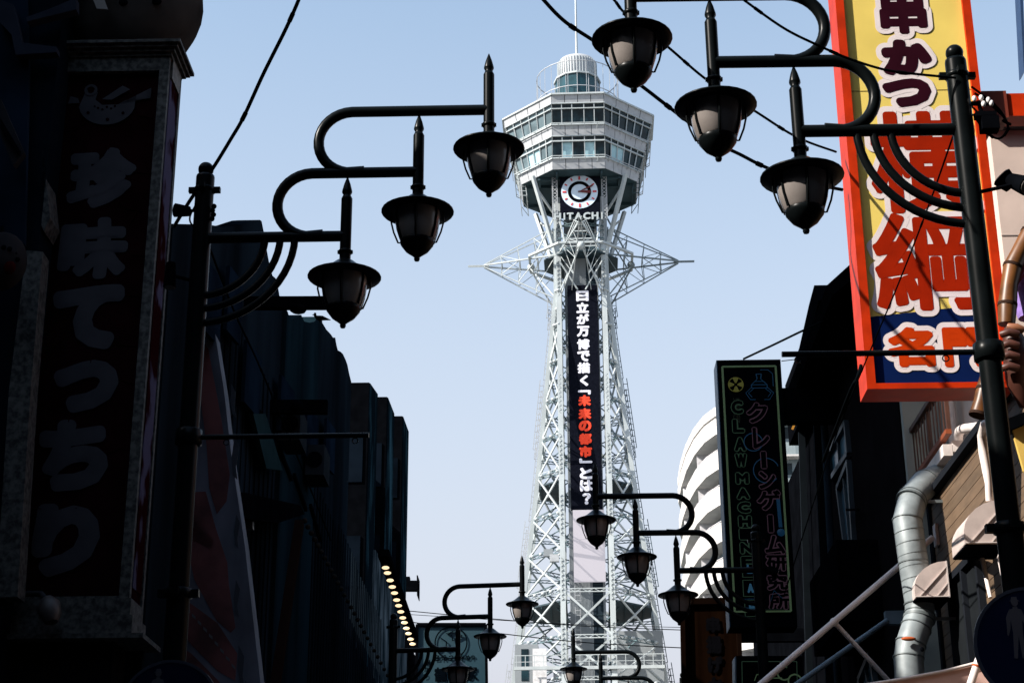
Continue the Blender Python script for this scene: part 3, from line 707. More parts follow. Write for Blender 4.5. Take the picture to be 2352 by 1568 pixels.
# puffer lantern on top of the pillar
M_puf = mat('puffer_paper', (.036,.032,.029), .7, var=.6, scale=1.5)
cl = S((t0+t1)/2+.05, sP+.3, hT+.72)
pf = thing('puffer_lantern', S((t0+t1)/2, sP+.3, hT+.12), 'huge spotted puffer fish lantern sitting on top of the pillar sign', 'lantern')
def ell(c, r, sx, sy, sz, n=28, k=16): return MB().ball(c, r, n, k, (sx,sy,sz))
b = ell(cl, .72, .92, .7, .98)
b.v = [v if v.z > hT+.13 else Vector((v.x,v.y,hT+.13)) for v in b.v]; b.build('body', M_puf, pf)
for x, y in ((250,3),(283,6),(360,4),(240,-20),(345,-25)):
    d = ray(x,y); o_ = CAM; # spots sit on the body surface
    cc_ = at(x, y, sP-.16+ (abs(x-290)/110)**2*.12); MB().ball(cc_, .045, 10, 6, (1,.5,.8)).build('spot', M_black, pf)
MB().box(at(212,-6,sP-.25), (at(238,-4,sP-.25)-at(212,-6,sP-.25)), ES*.01, (at(222,20,sP-.25)-at(212,-6,sP-.25))).build('paper_tag', mat('paper_tag', (.16,.15,.14), .7), pf)
tb = MB()
a_, b_, c_ = at(408,55,sP+.5), at(424,10,sP+.5), at(395,-30,sP+.5)
tb.prism([at(392,64,sP+.2), at(413,64,sP+.2), at(430,-5,sP+.2), at(405,-40,sP+.2), at(412,8,sP+.2)], ES*.25); tb.build('tail', mat('puffer_tan', (.30,.17,.10), .6), pf)

# left buildings
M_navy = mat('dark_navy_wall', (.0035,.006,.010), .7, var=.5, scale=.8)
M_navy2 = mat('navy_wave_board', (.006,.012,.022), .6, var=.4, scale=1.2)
M_wave = mat('wave_white', (.020,.023,.033), .6)
TL = -3.35
def bsb(*a): return MB().sbox(*a)
b0_ = thing('building', S(-6,12,0), 'dark blue building at the far left edge with pale wave shaped boards', 'building')
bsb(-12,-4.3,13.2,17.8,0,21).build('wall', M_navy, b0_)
wv = [[(0,30),(40,60),(60,95),(60,120),(160,105),(300,60),(160,130),(60,170),(45,150),(38,128),(0,100)]]
def pboard(pts, s, th, m, name, parent): return MB().prism([at(x,y,s) for x, y in pts], ES*th).build(name, m, parent)
pboard([(0,0),(30,10),(42,60),(50,98),(130,108),(130,120),(36,126),(26,80),(0,52)], 13.0, .1, M_wave, 'wave_board', b0_)
pboard([(60,40),(110,22),(175,-5),(175,22),(110,38),(62,50)], 13.0, .1, M_wave, 'wave_board', b0_)
pboard([(-20,-20),(60,-20),(66,150),(56,560),(-20,560)], 13.1, .06, M_navy2, 'blue_board', b0_)
pboard([(0,225),(55,350),(30,380),(0,310)], 12.9, .08, mat('grey_awning_edge', (.018,.018,.021), .6), 'awning_board', b0_)
pboard([(0,270),(45,345),(38,352),(0,295)], 12.85, .04, M_black, 'awning_gap', b0_)
pboard([(98,345),(115,500),(100,530),(92,510)], 13.2, .3, M_stone, 'stone_jamb', b0_)
pboard([(60,575),(98,578),(70,900),(40,1370),(-10,1370),(20,900)], 13.15, .2, M_stone, 'stone_jamb', b0_)
b1_ = thing('building', S(-6,5,0), 'unseen low shop building left of the camera, sized for its street shade', 'building')
bsb(-12,TL,-22,9.0,0,9.3).build('wall', M_navy, b1_)  # unseen shops, height and end set for the shade they cast
b1b = thing('building', S(-12,10,0), 'unseen block behind the left shops, added to shade the pillar sign', 'building')
bsb(-16,-7.2,9.5,13.1,0,13.5).build('wall', M_navy, b1b)  # out of view, added and sized to keep sun off the pillar
# small puffer lantern at left edge
sl_ = thing('puffer_lantern', at(18,600,12.7), 'small white puffer lantern with black dots hanging at the left edge', 'lantern')
ell(at(5,600,12.7), .20, 1,.8,1.25,18,12).build('body', mat('small_lantern', (.02,.018,.019), .7), sl_)
for x, y in ((8,568),(22,572),(34,583),(40,596)): MB().ball(at(x,y,12.55+.05*(x>30)), .022, 8, 5, (1,.5,1)).build('spot', M_black, sl_)
MB().ball(at(22,615,12.56), .05, 10, 6, (1,.5,1.2)).build('mouth', mat('lantern_red', (.03,.004,.004), .6), sl_)
MB().tube([at(5,545,12.7), at(5,520,12.7)], .015, 6).build('cord', M_cable, sl_)

# mural wing behind the pillar (wooden, painted with pink and white puffer scales)
M_mur = mat('mural_pink', (.115,.040,.040), .8, var=.5, scale=2.2, detail=6); M_murw = mat('mural_white', (.085,.095,.125), .8, var=.45, scale=2, stretch=(1,1,.5)); M_murd = mat('mural_line', (.03,.034,.045), .6)
mw = thing('painted_signboard', S(-3,16.5,0), 'slanting tall signboard painted with pink and white puffer fish scales behind the left lamp post', 'signboard')
sM = 15.5
pboard([(330,560),(385,500),(400,540),(440,620),(470,690),(487,720),(515,900),(530,1035),(562,1250),(602,1600),(290,1600)], sM, .25, M_murw, 'board', mw)
def pat(pts, m, dz=0):
    pts = [(x+max(0,min(38,(1400-y)*.09))*min(1,max(0,(x-400)/40)), y) for x, y in pts]
    return MB().prism([at(x,y,sM-.004-dz) for x, y in pts], ES*.003).build('painted_patch', m, mw)
pat([(372,560),(408,590),(415,620),(438,720),(428,800),(410,850),(385,880),(362,940),(345,1000),(352,820)], M_mur)
pat([(425,760),(440,800),(470,960),(500,1090),(498,1150),(478,1180),(455,1120),(440,1020),(430,900)], M_mur)
pat([(352,1045),(362,1060),(405,1130),(440,1190),(478,1240),(470,1262),(420,1230),(352,1150),(345,1100)], M_mur)
pat([(420,1130),(448,1128),(480,1215),(512,1290),(520,1340),(541,1440),(530,1452),(498,1425),(440,1330),(420,1240)], M_mur)
pat([(355,1250),(362,1290),(430,1380),(500,1430),(545,1500),(540,1562),(500,1540),(440,1480),(380,1400),(352,1330)], M_mur)
pat([(425,1490),(440,1500),(500,1560),(560,1640),(420,1640),(405,1560)], M_mur)
pat([(350,1010),(362,1035),(368,1075),(352,1060)], M_murd, .003); pat([(370,1010),(382,1022),(384,1066),(374,1090),(366,1050)], M_murd, .003); pat([(374,1016),(380,1026),(380,1060),(372,1072),(370,1040)], M_murw, .006)
for dx, dy, k in ((505,880,1.0),(515,1000,1.3),(548,1330,1.1),(335,1200,1.2),(330,1360,1.4),(370,1490,1.2),(560,1480,1.3),(535,1180,1),(430,650,.8),(575,1560,1.2)):
    dx = max(338, dx-12)
    pat([(dx,dy),(dx+10*k,dy+20*k),(dx+7*k,dy+55*k),(dx+12*k,dy+78*k),(dx+3*k,dy+70*k),(dx-2*k,dy+40*k)], M_murd, .003)
for i in range(9):
    x = 428+i*13; y = 1393+i*14+0.9*i*i*.3; pat([(x,y),(x+8,y+7),(x+8,y+14),(x,y+7)], mat('mural_tooth', (.09,.10,.11), .5), .003)

# corrugated wavy topped building
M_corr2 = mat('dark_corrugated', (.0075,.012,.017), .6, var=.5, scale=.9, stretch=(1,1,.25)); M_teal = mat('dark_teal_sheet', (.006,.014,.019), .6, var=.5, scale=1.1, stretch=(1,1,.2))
b2_ = thing('building', S(-5,24,0), 'dark warehouse like building with ragged wavy roofline behind the left lamp post', 'building')
def wallpoly(pts, t, th, m, name, parent):
    P = [hit_t(x,y,t) for x, y in pts]; P2 = [Vector((P[-1].x,P[-1].y,0)), Vector((P[0].x,P[0].y,0))]
    return MB().prism(P+P2, ET*-th).build(name, m, parent)
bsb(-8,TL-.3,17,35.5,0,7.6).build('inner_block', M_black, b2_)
wallpoly([(398,514),(440,515),(485,517),(510,521),(530,521),(551,517),(568,511),(583,506),(597,505),(601,508),(606,533)], TL, .25, M_corr2, 'wall', b2_)
wallpoly([(606,535),(613,575),(620,613),(626,633),(633,639),(637,650),(642,679),(652,700),(662,718)], TL-.004, .25, M_corr2, 'wall', b2_)
wallpoly([(660,714),(666,731),(672,734),(679,729),(692,723),(695,730),(699,738),(711,741),(723,738),(727,731),(732,727),(736,731)], TL+.05, .3, M_teal, 'wall', b2_)
wallpoly([(736,731),(741,742),(750,757),(756,763),(761,769),(765,775),(770,775),(773,792),(776,804),(783,808),(788,813),(794,826),(798,837),(802,857),(807,877)], TL-.002, .25, M_corr2, 'wall', b2_)
b = MB()
for k in range(60):
    s_ = 16.5+k*.30
    if s_ > 33: break
    b.sbox(TL+.052 if 25.6 < s_ < 28.5 else TL+.002, TL+.066 if 25.6 < s_ < 28.5 else TL+.016, s_, s_+.10, 4, 8.4)
b.build('sheet_ribs', M_corr2, b2_, kind='stuff')
for k in range(5): MB().bar(hit_t(560+k*38, 880+k*70, TL+.06), hit_t(600+k*34, 960+k*70, TL+.06), .05).build('roof_strut', M_black, b2_)
MB().prism([hit_t(x,y,TL+.1) for x, y in ((571,950),(600,950),(640,1080),(602,1076))], ET*.05).build('lit_panel', mat('pale_teal_panel', (.016,.034,.038), .6), b2_)
b = MB(); b.prism([hit_t(x,y,TL+.35) for x, y in ((530,1150),(560,1130),(690,1160),(700,1180),(640,1200),(560,1190))], ET*-.4); b.build('canopy', M_black, b2_)
MB().bar(hit_t(688,1200,TL+.4), hit_t(628,1600,TL+.4), .10).build('timber_post', mat('brown_timber', (.014,.0075,.006), .6), b2_)
pboard([(558,1183),(580,1190),(580,1212),(560,1212)], 17.5, .1, mat('grey_box', (.04,.04,.045), .5), 'small_box', b2_)
b = MB()
for i in range(26):
    x = 700+i*7.6; y = 1195+i*14.2; b.ball(hit_t(x,y,TL+.42), .035, 6, 4)
b.build('unlit_bulbs', mat('unlit_bulb', (.02,.018,.016), .4), b2_, kind='stuff')
for (x, y, w_, h_) in ((470,600,34,60),(520,610,30,55),(560,780,34,60),(640,860,30,56),(700,930,26,50),(745,960,20,44)):
    Pw = [hit_t(x,y,TL+.07), hit_t(x+w_,y+w_*1.35,TL+.07)]
    MB().prism([Pw[0], Pw[1], Pw[1]-UP*.7, Pw[0]-UP*.7], ET*.04).build('window', M_navy2, b2_)
for (x, y) in ((640,1010),(700,1090)):
    p = hit_t(x,y,TL+.08); ac = MB().box(p, ET*.25, ES*.6, UP*.42).build('air_conditioner', mat('ac_grey', (.02,.024,.028), .6), b2_)
    MB().tube([p+ET*.12-ES*.012+UP*.21, p+ET*.12-ES*.0+UP*.21], .11, 14).build('fan_grille', M_black, ac)
# bracket bars in the dark
for (x0,y0,x1,y1,s,th,lb) in ((470,697,752,696,17.5,.13,'thick black sign bracket beam crossing behind the left lamp post'),(510,935,752,935,19.5,.16,'black beam with round clamp under the ragged roof')):
    t = thing('bracket_beam', at(x0,y0,s), lb, 'beam'); MB().bar(at(x0,y0,s), at(x1,y1,s), .10, th).build('beam', M_black, t)
    MB().ball(at(685,y1+(0 if y1 > 800 else 14),s), .1, 8, 6, (1,1,.9 if y1 > 800 else .5)).build('clamp', M_black, t)
# three dark stepped blocks
M_mot = mat('worn_blue_cladding', (.004,.009,.013), .5, second=(.03,.075,.10), scale=1.4, stretch=(1,1,.35), thr=(.5,.72), detail=8)
def hh(x, y, s): return at(x,y,s).z
b3_ = thing('building', S(-5,40,0), 'tall black building with three stepped fins at the left, bulbs along its base', 'building')
def fin(xn, yn, xf, yf, t, th):
    P = [hit_t(xn,yn,t), hit_t(xf,yf,t)]; Q = [Vector((p.x,p.y,0)) for p in P]
    MB().prism([P[0]-ET*.02, P[1]-ET*.02, Q[1]-ET*.02, Q[0]-ET*.02], ET*-th).build('fin', M_black, b3_)
    MB().prism([P[0]+ES*.05, P[1], Q[1], Q[0]+ES*.05], ET*-.018).build('fin_cladding', M_mot, b3_)
    for k in range(5):
        h = P[0].z-1.2-k*2.3; sA = ts(P[0])[1]
        MB().sbox(t-th+.12,t-.12,sA-.03,sA-.002,h-1.1,h).build('window', M_navy, b3_)
fin(850,878,868,905,-4.0,.92); fin(891,911,906,950,-4.0,1.0); fin(926,955,939,991,-4.0,1.2)
bsb(-9,-4.9,36.6,56,0,hit_t(850,890,-4.0).z-.4).build('wall', M_black, b3_)
wallpoly([(862,1262),(880,1290),(896,1322),(912,1368),(926,1410),(936,1452)], -3.95, .3, mat('poster_wall', (.007,.016,.022), .5, second=(.11,.14,.16), scale=2.2, stretch=(1,1,.4), thr=(.42,.72), detail=9), 'shop_front', b3_)
MB().bar(hit_t(880,1284,TL+.9)+UP*.1, hit_t(950,1478,TL+.9)+UP*.1, .16, .1).build('eave', M_black, b3_)
M_bulb = mat('lit_bulb', (.9,.75,.5), .4, emit=(1,.74,.44), es=.75)
bl = [(885.5,1303),(890,1315),(896,1332),(901,1347),(906,1361),(911,1377),(915.5,1390),(920.5,1404),(925,1418),(929,1429),(933.5,1442),(938,1454),(943,1467),(947.5,1478)]
for i, (x, y) in enumerate(bl):
    c = hit_t(x, y, TL+.9); t = tag(MB().ball(c, .042, 12, 7, (1.3,1,.6)).build('lit_bulb', M_bulb), 'warm lit bulb under the left eave, %s of the row counted from the nearest' % ('first','second','third','fourth','fifth','sixth','seventh','eighth','ninth','tenth','eleventh','twelfth','thirteenth','last')[i], 'light bulb', 'bulbs under the left eave')
    MB().tube([c+UP*.05, c+UP*.16], .05, 8).build('lamp_socket', M_black, t)
hg = thing('hanging_bracket_sign', at(945,1345,55), 'small black bracket sign edge-on at the end of the black building', 'sign')
pboard([(922,1323),(941,1323),(941,1332),(958,1332),(958,1354),(922,1354)], 55, .3, M_black, 'bracket', hg); pboard([(957,1320),(959.5,1320),(959,1366),(957.5,1366)], 54.6, .9, M_black, 'plate', hg)
sc3 = thing('building', S(-4.5,60,0), 'ragged dark shop front with plants beyond the bulbs', 'building')
bsb(-10,-5.0,57,68,0,hh(930,1480,60)).build('wall', M_black, sc3)
for (x,y,w_,h_) in ((944,1500,10,30),(948,1525,14,20),(942,1560,16,30)): pboard([(x-w_,y-h_),(x,y-h_*.6),(x+4,y),(x-3,y+h_*.5),(x-w_,y+h_)], 56, .5, M_black, 'awning_scrap', sc3)
# teal crane sign
M_tsign = mat('teal_sign_face', (.008,.045,.066), .5, second=(.045,.082,.098), scale=.35, thr=(.3,.8))
ts_ = thing('square_sign', S(-2,38,0), 'square teal restaurant sign with crane emblem and brush characters, lower centre left', 'sign'); sT = 36
sgn = pboard([(959,1434),(1115,1434),(1117,1575),(957,1575)], sT, .35, M_tsign, 'face', ts_)
b = MB()
for a, c in (((958,1433),(1116,1433)),((1116,1433),(1118,1575)),((958,1433),(956,1575))): b.bar(at(*a,sT-.02), at(*c,sT-.02), .06)
b.build('frame', M_black, ts_)
M_ink = mat('sign_ink', (.0015,.003,.005), .7); k_ = pxm(sT,1036,1480); cc_ = at(1036,1475,sT-.01)
disc(cc_, ET, UP, 38*k_/1.0, 35*k_, lift=.01, n=48).build('emblem_ring', M_ink, ts_)
b = MB()
for p in ([(-28,14),(-10,2),(-12,-16),(4,-10),(22,-24)],[(-34,-20),(-22,-10),(-10,-18)],[(-12,22),(2,16),(4,4),(14,10),(26,16),(10,22),(8,28),(-6,20)],[(-14,24),(-4,29),(6,26)]):
    for (x0,y0),(x1,y1) in zip(p,p[1:]): b.bar(cc_+ET*x0*k_+UP*y0*k_-ES*.02, cc_+ET*x1*k_+UP*y1*k_-ES*.02, 2.6*k_, .01)
b.build('crane_emblem', M_ink, ts_)
for ch, x, y, w_ in (('名',1003,1510,13),('代',1019,1510,13),('つ',1036,1510,11),('る',1049,1510,11),('か',1062,1510,11),('め',1074,1509,11),('や',1086,1509,11),('鶴',1012,1548,30),('亀',1045,1548,26),('家',1082,1545,30),('串',982,1520,13),('か',980,1536,11),('つ',977,1552,11)):
    letter('character', ch, at(x,y,sT-.01), ET, UP, w_*k_, w_*k_*1.1, M_ink, ts_, bold=.04*w_*k_, n=8, lift=.006)
MB().bar(at(930,1472,sT+.1), at(959,1472,sT+.1), .1, .4).build('mounting_arm', M_black, ts_)
MB().bar(at(930,1572,sT+.1), at(957,1572,sT+.1), .1, .2).build('mounting_arm', M_black, ts_)

# pigeon on the ragged roof
pg = thing('pigeon', at(738,724,17.4), 'small dark pigeon perched under the black beam', 'bird')
s_ = 17.4; k_ = pxm(s_,738,722)
P = [(-14,6,2.2),(-15,2,3.6),(-13.5,-2,3.0),(-10,-5,4.6),(-4,-7,6.2),(3,-7,5.6),(10,-9,3.6),(18,-11,1.6),(22,-12,.6)]
pts = [at(738,724,s_)+ET*x*k_+UP*y*k_ for x, y, r in P]
MB().tube(pts, [r*k_ for x, y, r in P], 12).build('body', M_black, pg)
MB().tube([pts[1]-ET*2*k_, pts[1]-ET*6.5*k_-UP*1*k_], [1.4*k_,.3*k_], 6).build('beak', M_black, pg)
for dx in (-3, 2): MB().tube([at(738,724,s_)+ET*dx*k_-UP*11*k_, at(738,724,s_)+ET*dx*k_-UP*17*k_], .8*k_, 5).build('leg', M_black, pg)

# ================================================================== right side: the big yellow sign
sY = 13.5
M_yel = mat('sign_yellow', (.76,.58,.14), .55, var=.09, scale=1.3, detail=8, spec=.06); M_org = mat('sign_orange_frame', (.46,.026,.002), .45, var=.16, scale=5, spec=.12, detail=8, bump=.15); M_pnk = M_org
M_sblue = mat('sign_deep_blue', (.002,.010,.06), .5, var=.08, spec=.05); M_swh = mat('sign_outline_white', (.72,.64,.63), .5, var=.04, spec=.1); M_mar = mat('sign_maroon', (.024,.004,.009), .5, var=.1)
M_sred = mat('sign_red', (.29,.013,.001), .6, var=.08, scale=6, spec=.04); M_sor = mat('sign_orange_letter', (.48,.036,.002), .5, var=.05, spec=.05)
ys_ = thing('vertical_sign', S(3.5,sY,0), 'big yellow and blue vertical restaurant sign with red outlined characters in an orange frame', 'sign')
a0, a1 = ts(at(1992,893,sY)), ts(at(2331,890,sY)); yt0, yt1, yh0, yh1 = a0[0], a1[0], a0[2], 13.4
sb(yt0+.01,yt1-.01,sY+.05,sY+.33,yh0+.01,yh1-.01).build('cabinet', M_org, ys_)
fw = .075
sb(yt0,yt0+fw,sY,sY+.34,yh0,yh1).build('frame_side', M_org, ys_); sb(yt1-fw,yt1,sY,sY+.34,yh0,yh1).build('frame_side', M_org, ys_)
sb(yt0+fw,yt1-fw,sY,sY+.34,yh0,yh0+.05).build('frame_bottom', M_org, ys_); sb(yt0+fw,yt1-fw,sY,sY+.34,yh1-.08,yh1).build('frame_top', M_org, ys_)
hb0 = at(2000,728,sY+.04).z; hb1 = at(2250,697,sY+.04).z
MB().prism([S(yt0+fw,sY+.045,yh0+.05),S(yt1-fw,sY+.045,yh0+.05),S(yt1-fw,sY+.045,hb1),S(yt0+fw,sY+.045,hb0)], -ES*.008).build('blue_field', M_sblue, ys_)
MB().prism([S(yt0+fw,sY+.045,hb0),S(yt1-fw,sY+.045,hb1),S(yt1-fw,sY+.045,yh1-.08),S(yt0+fw,sY+.045,yh1-.08)], -ES*.006).build('yellow_field', M_yel, ys_)
b = MB()
for h in (at(2000,205,sY).z, at(2000,700,sY).z+1.9+1.9): b.sbox(yt0+fw,yt1-fw,sY+.036,sY+.0385,h,h+.006)
b.build('panel_seam', mat('seam', (.30,.22,.05), .5), ys_)
def both(ch, x, y, w_, h_, m, bo, ow, wob=0):
    s0 = sY+.036
    sign_letter(ch, x, y, w_+ow*2, h_+ow*2, s0, M_swh, ys_, bo+ow*pxm(s0,x,y), n=60, lift=.0015, stag=.00004, wob=0).name = 'character_outline'
    sign_letter(ch, x, y, w_, h_, s0, m, ys_, bo, n=36, lift=.005, stag=.00004, wob=wob)
both('串', 2073, 25, 108, 108, M_mar, .025, 12)
both('か', 2082, 132, 115, 82, M_mar, .038, 12)
both('つ', 2083, 214, 112, 66, M_mar, .034, 12)
both('横', 2118, 372, 242, 235, M_sred, .030, 13)
both('綱', 2128, 600, 245, 225, M_sred, .027, 13)
both('名', 2092, 797, 108, 92, M_sor, .025, 12)
both('門', 2222, 797, 112, 92, M_sor, .022, 12)
# arm that carries the sign, fixed to the wall behind
ar = MB().sbox(yt1-.0,6.4,sY+.12,sY+.32,at(2300,252,sY).z,at(2300,200,sY).z); ar.build('support_arm', M_org, ys_)
MB().sbox(yt1-.0,yt1+.25,sY+.10,sY+.34,at(2300,258,sY).z,at(2300,196,sY).z).build('arm_plate', mat('rust_red', (.16,.022,.008), .6), ys_)

# pale building behind the sign
M_beige = mat('beige_render', (.58,.47,.41), .85, var=.07, scale=2.5, bump=.3, detail=8)
M_conc = mat('grey_green_concrete', (.26,.29,.27), .8, var=.15, scale=1.2, detail=8)
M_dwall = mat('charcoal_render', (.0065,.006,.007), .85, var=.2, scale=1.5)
bw = thing('building', S(6,17,0), 'pale beige rendered building with a flat dark topped parapet behind the big sign', 'building')
hW = at(2300,300,15.7).z
bsb(4.5,12,15.7,18.3,0,hW).build('wall', M_beige, bw); bsb(4.45,12,15.6,18.3,hW+.002,hW+.12).build('parapet_cap', mat('grey_coping', (.05,.055,.06), .5), bw)
b = MB()
for h in [h_ for h_ in (4.4,6.5,8.6) if h_ < hW-.1]: b.sbox(4.498,11,15.694,15.699,h,h+.012)
b.build('render_joint', mat('joint_grey', (.36,.30,.27), .8), bw, kind='stuff')
# white pipes on its side
for x0, y0, x1, y1, r, lb in ((2178,880,2196,1070,.055,'wide white'),(2158,880,2172,1062,.022,'thin white')):
    MB().tube([hit_t(x0,y0,4.38), hit_t(x1,y1,4.38)], r, 12).build('downpipe', mat('pipe_white', (.60,.55,.52), .5, var=.12, detail=8), bw)
pst = MB().tube([hit_t(2201,1035,4.2), hit_t(2201,1000,4.2), hit_t(2204,990,4.2), hit_t(2212,985,4.2), hit_t(2250,980,4.2)], .05, 12); pst.build('vent_pipe', MATS['pipe_white'], bw)
# dark building
h1_ = at(1922,592,19.3).z
bd_ = thing('building', S(5,21,0), 'charcoal building with overhanging dark roof and blue tinted windows right of the claw machine sign', 'building')
TR = 3.9
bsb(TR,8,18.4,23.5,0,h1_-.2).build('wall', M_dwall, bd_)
bsb(TR+.02,4.5,18.30,18.398,0,h1_-.3).build('end_wall', M_conc, bd_)
sl0, sl1 = 19.2, 23.6
MB().prism([S(TR-.55,sl0,at(1870,655,sl0).z), S(TR+.0,sl0,h1_+.1), S(8,sl0,h1_+.3), S(8,sl0,h1_+.1), S(TR,sl0,h1_-.12), S(TR-.5,sl0,at(1870,655,sl0).z-.14)], ES*(sl1-sl0)).build('roof', M_black, bd_)
MB().prism([hit_t(x,y,TR-.45) for x, y in ((1870,655),(1858,700),(1828,832),(1848,832),(1880,690))], ET*.4).build('eave_board', M_black, bd_)
MB().prism([hit_t(x,y,TR-.02) for x, y in ((1925,660),(1893,705),(1868,800),(1880,800),(1905,745))], ET*.01).build('teal_fascia', M_teal, bd_)
MB().tube([hit_t(1866,800,TR-.15), hit_t(1880,830,TR-.15), hit_t(1895,1000,TR-.15), hit_t(1925,1568,TR-.15)], .05, 10).build('downpipe', mat('blue_grey_pipe', (.018,.030,.042), .4), bd_)
M_bwin = mat('blue_window_glass', (.02,.10,.16), .3, var=.35, scale=.8); M_bfr = mat('window_frame_dark', (.03,.05,.065), .5)
def rwin(pts, name='window'):
    P = [hit_t(x,y,TR-.03) for x, y in pts]; f = MB()
    for p, q in zip(P, P[1:]+P[:1]): f.bar(p, q, .07, .07)
    f = f.build(name, M_bfr, bd_)
    c0 = [p+ET*.02 for p in P]; MB().prism(c0, ET*.01).build('pane', M_bwin, f)
    m = MB(); m.bar((P[0]+P[1])/2, (P[2]+P[3])/2, .035); m.build('mullion', M_bfr, f)
    return f
rwin([(1906,1040),(1944,970),(1950,1040),(1910,1100)]); rwin([(1926,1120),(1950,1060),(1965,1290),(1948,1290)])
rwin([(1975,1560),(2000,1500),(2012,1568),(1990,1620)])
b = MB(); b.sbox(TR-.5,TR-.002,20.2,22.5,at(1830,1290,21).z-.9,at(1830,1240,21).z-.2); b.build('projecting_box', M_black, bd_)
MB().bar(hit_t(1945,1170,TR-.1), hit_t(1972,1170,TR-.1), .03).build('window_bar', M_black, bd_)
for (x0,y0,x1,y1) in ((1870,840,1905,1568),(1838,900,1860,1568)): MB().bar(hit_t(x0,y0,TR-.06), hit_t(x1,y1,TR-.06), .1, .05).build('wall_strip', mat('dark_strip', (.012,.016,.02), .6), bd_)
# building beyond, behind the claw sign
bf_ = thing('building', S(6,30,0), 'dark narrow building behind the claw machine sign', 'building')
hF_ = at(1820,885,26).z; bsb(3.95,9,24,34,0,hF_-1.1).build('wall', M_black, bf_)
bsb(3.75,9,23.7,26,hF_-1.0,hF_).build('box', M_black, bf_)
MB().sbox(3.2,3.86,22.5,22.7,at(1800,946,22.5).z,at(1800,938,22.5).z).build('white_strip', MATS['pipe_white'], bf_)
MB().bar(at(1820,985,22.4), at(1835,950,22.4), .03).build('orange_strip', mat('orange_strip', (.5,.2,.03), .5, emit=(1,.45,.08), es=.25), bf_)
# balcony with brown railing
M_rail = mat('brown_railing', (.05,.018,.010), .6, var=.3)
bal = thing('balcony', S(4.2,17,0), 'small balcony with brown slatted railing between the charcoal and beige buildings', 'balcony')
p0, p1 = hit_t(2027,1095,4.02), hit_t(2167,870,4.02); s0_, s1_ = ts(p0)[1], ts(p1)[1]; ht_ = (p0.z+p1.z)/2; hb_ = ht_-.58
MB().sbox(3.98,4.06,s1_,s0_,ht_-.05,ht_).build('top_rail', M_rail, bal); MB().sbox(3.99,4.05,s1_,s0_,hb_,hb_+.05).build('bottom_rail', mat('rust_rail', (.20,.045,.012), .6), bal)
nb = 24
for k in range(nb+1):
    s_ = s1_+(s0_-s1_)*k/nb; w_ = .05 if k % 6 == 0 else .02
    MB().sbox(4.01,4.022 if k % 6 else 4.05,s_,s_+w_,hb_+.051,ht_-.051).build('baluster', M_rail, bal)
MB().sbox(4.07,4.48,s1_+.1,s0_,hb_-.16,hb_-.04).build('slab', mat('slab_white', (.6,.55,.52), .7), bal)
MB().sbox(3.97,4.065,s1_+.1,s0_,hb_-.20,hb_-.08).build('slab_edge', MATS['slab_white'], bal)
MB().prism([hit_t(x,y,4.1) for x, y in ((2036,1235),(2076,1165),(2090,1325),(2046,1378))], ET*.05).build('blue_panel', mat('blue_green_panel', (.03,.10,.14), .5, var=.3), bal)
MB().prism([hit_t(x,y,3.95) for x, y in ((2030,1382),(2092,1300),(2096,1312),(2036,1392))], ET*.5).build('lower_canopy', M_black, bal)
# wood clad shop
M_pl = [mat('plank_%s' % n, c, .6, var=.14, scale=3, stretch=(1,1,6), detail=6, bump=.1) for n, c in (('tan',(.125,.082,.050)),('light_tan',(.137,.090,.055)),('umber',(.108,.072,.044)))]
wd_ = thing('wood_clad_shop', S(5,14,0), 'low shop clad in tan horizontal boards with black roof edge, right of duct', 'building')
e0, e1 = hit_t(2137,1150,TR), hit_t(2268,987,TR); se = ts(e0)[1]; he = e0.z
he = (e0.z+e1.z)/2; 
bsb(TR+.03,8,9.5,se,0,he).build('core_wall', M_black, wd_)
nP = 0; h = 2.2; ph = .118
while h < he-.02:
    for (sa, sb_) in ((9.5, 12.0), (12.003, se-.0)):
        hh_ = min(h+ph-.007, he-.01); o = MB().sbox(TR+.002,TR+.028,sa,sb_,h,hh_).build('board', M_pl[(nP*7+int(sa))%3], wd_)
    h += ph; nP += 1
MB().sbox(TR-.07,TR+.3,9.4,se+.06,he+.002,he+.075).build('roof_edge', mat('roof_edge_black', (.012,.014,.018), .5), wd_)
MB().sbox(TR-.03,TR+.1,se+.002,se+.09,2,he).build('corner_trim', MATS['roof_edge_black'], wd_)
# window with black frame
P = [hit_t(x,y,TR-.02) for x, y in ((2185,1335),(2262,1225),(2290,1440),(2205,1500))]
ws0, ws1 = ts(hit_t(2192,1400,TR))[1], ts(hit_t(2268,1400,TR))[1]; wh1 = hit_t(2192,1320,TR).z; wh0 = wh1-1.6
wn = MB(); 
for a,b_,c,d in ((ws1,ws0,wh1-.07,wh1),(ws1,ws0,wh0,wh0+.07),(ws1,ws1+.07,wh0+.07,wh1-.07),(ws0-.07,ws0,wh0+.07,wh1-.07),((ws0+ws1)/2-.03,(ws0+ws1)/2+.03,wh0+.07,wh1-.07)): wn.sbox(TR-.06,TR+.04,a,b_,c,d)
wn = wn.build('window', MATS['roof_edge_black'], wd_)
MB().sbox(TR-.01,TR+.001,ws1+.07,(ws0+ws1)/2-.03,wh0+.07,wh1-.07).build('pane', mat('dark_shop_glass', (.012,.014,.016), .05), wn); MB().sbox(TR-.01,TR+.001,(ws0+ws1)/2+.03,ws0-.07,wh0+.07,wh1-.07).build('pane', MATS['dark_shop_glass'], wn)
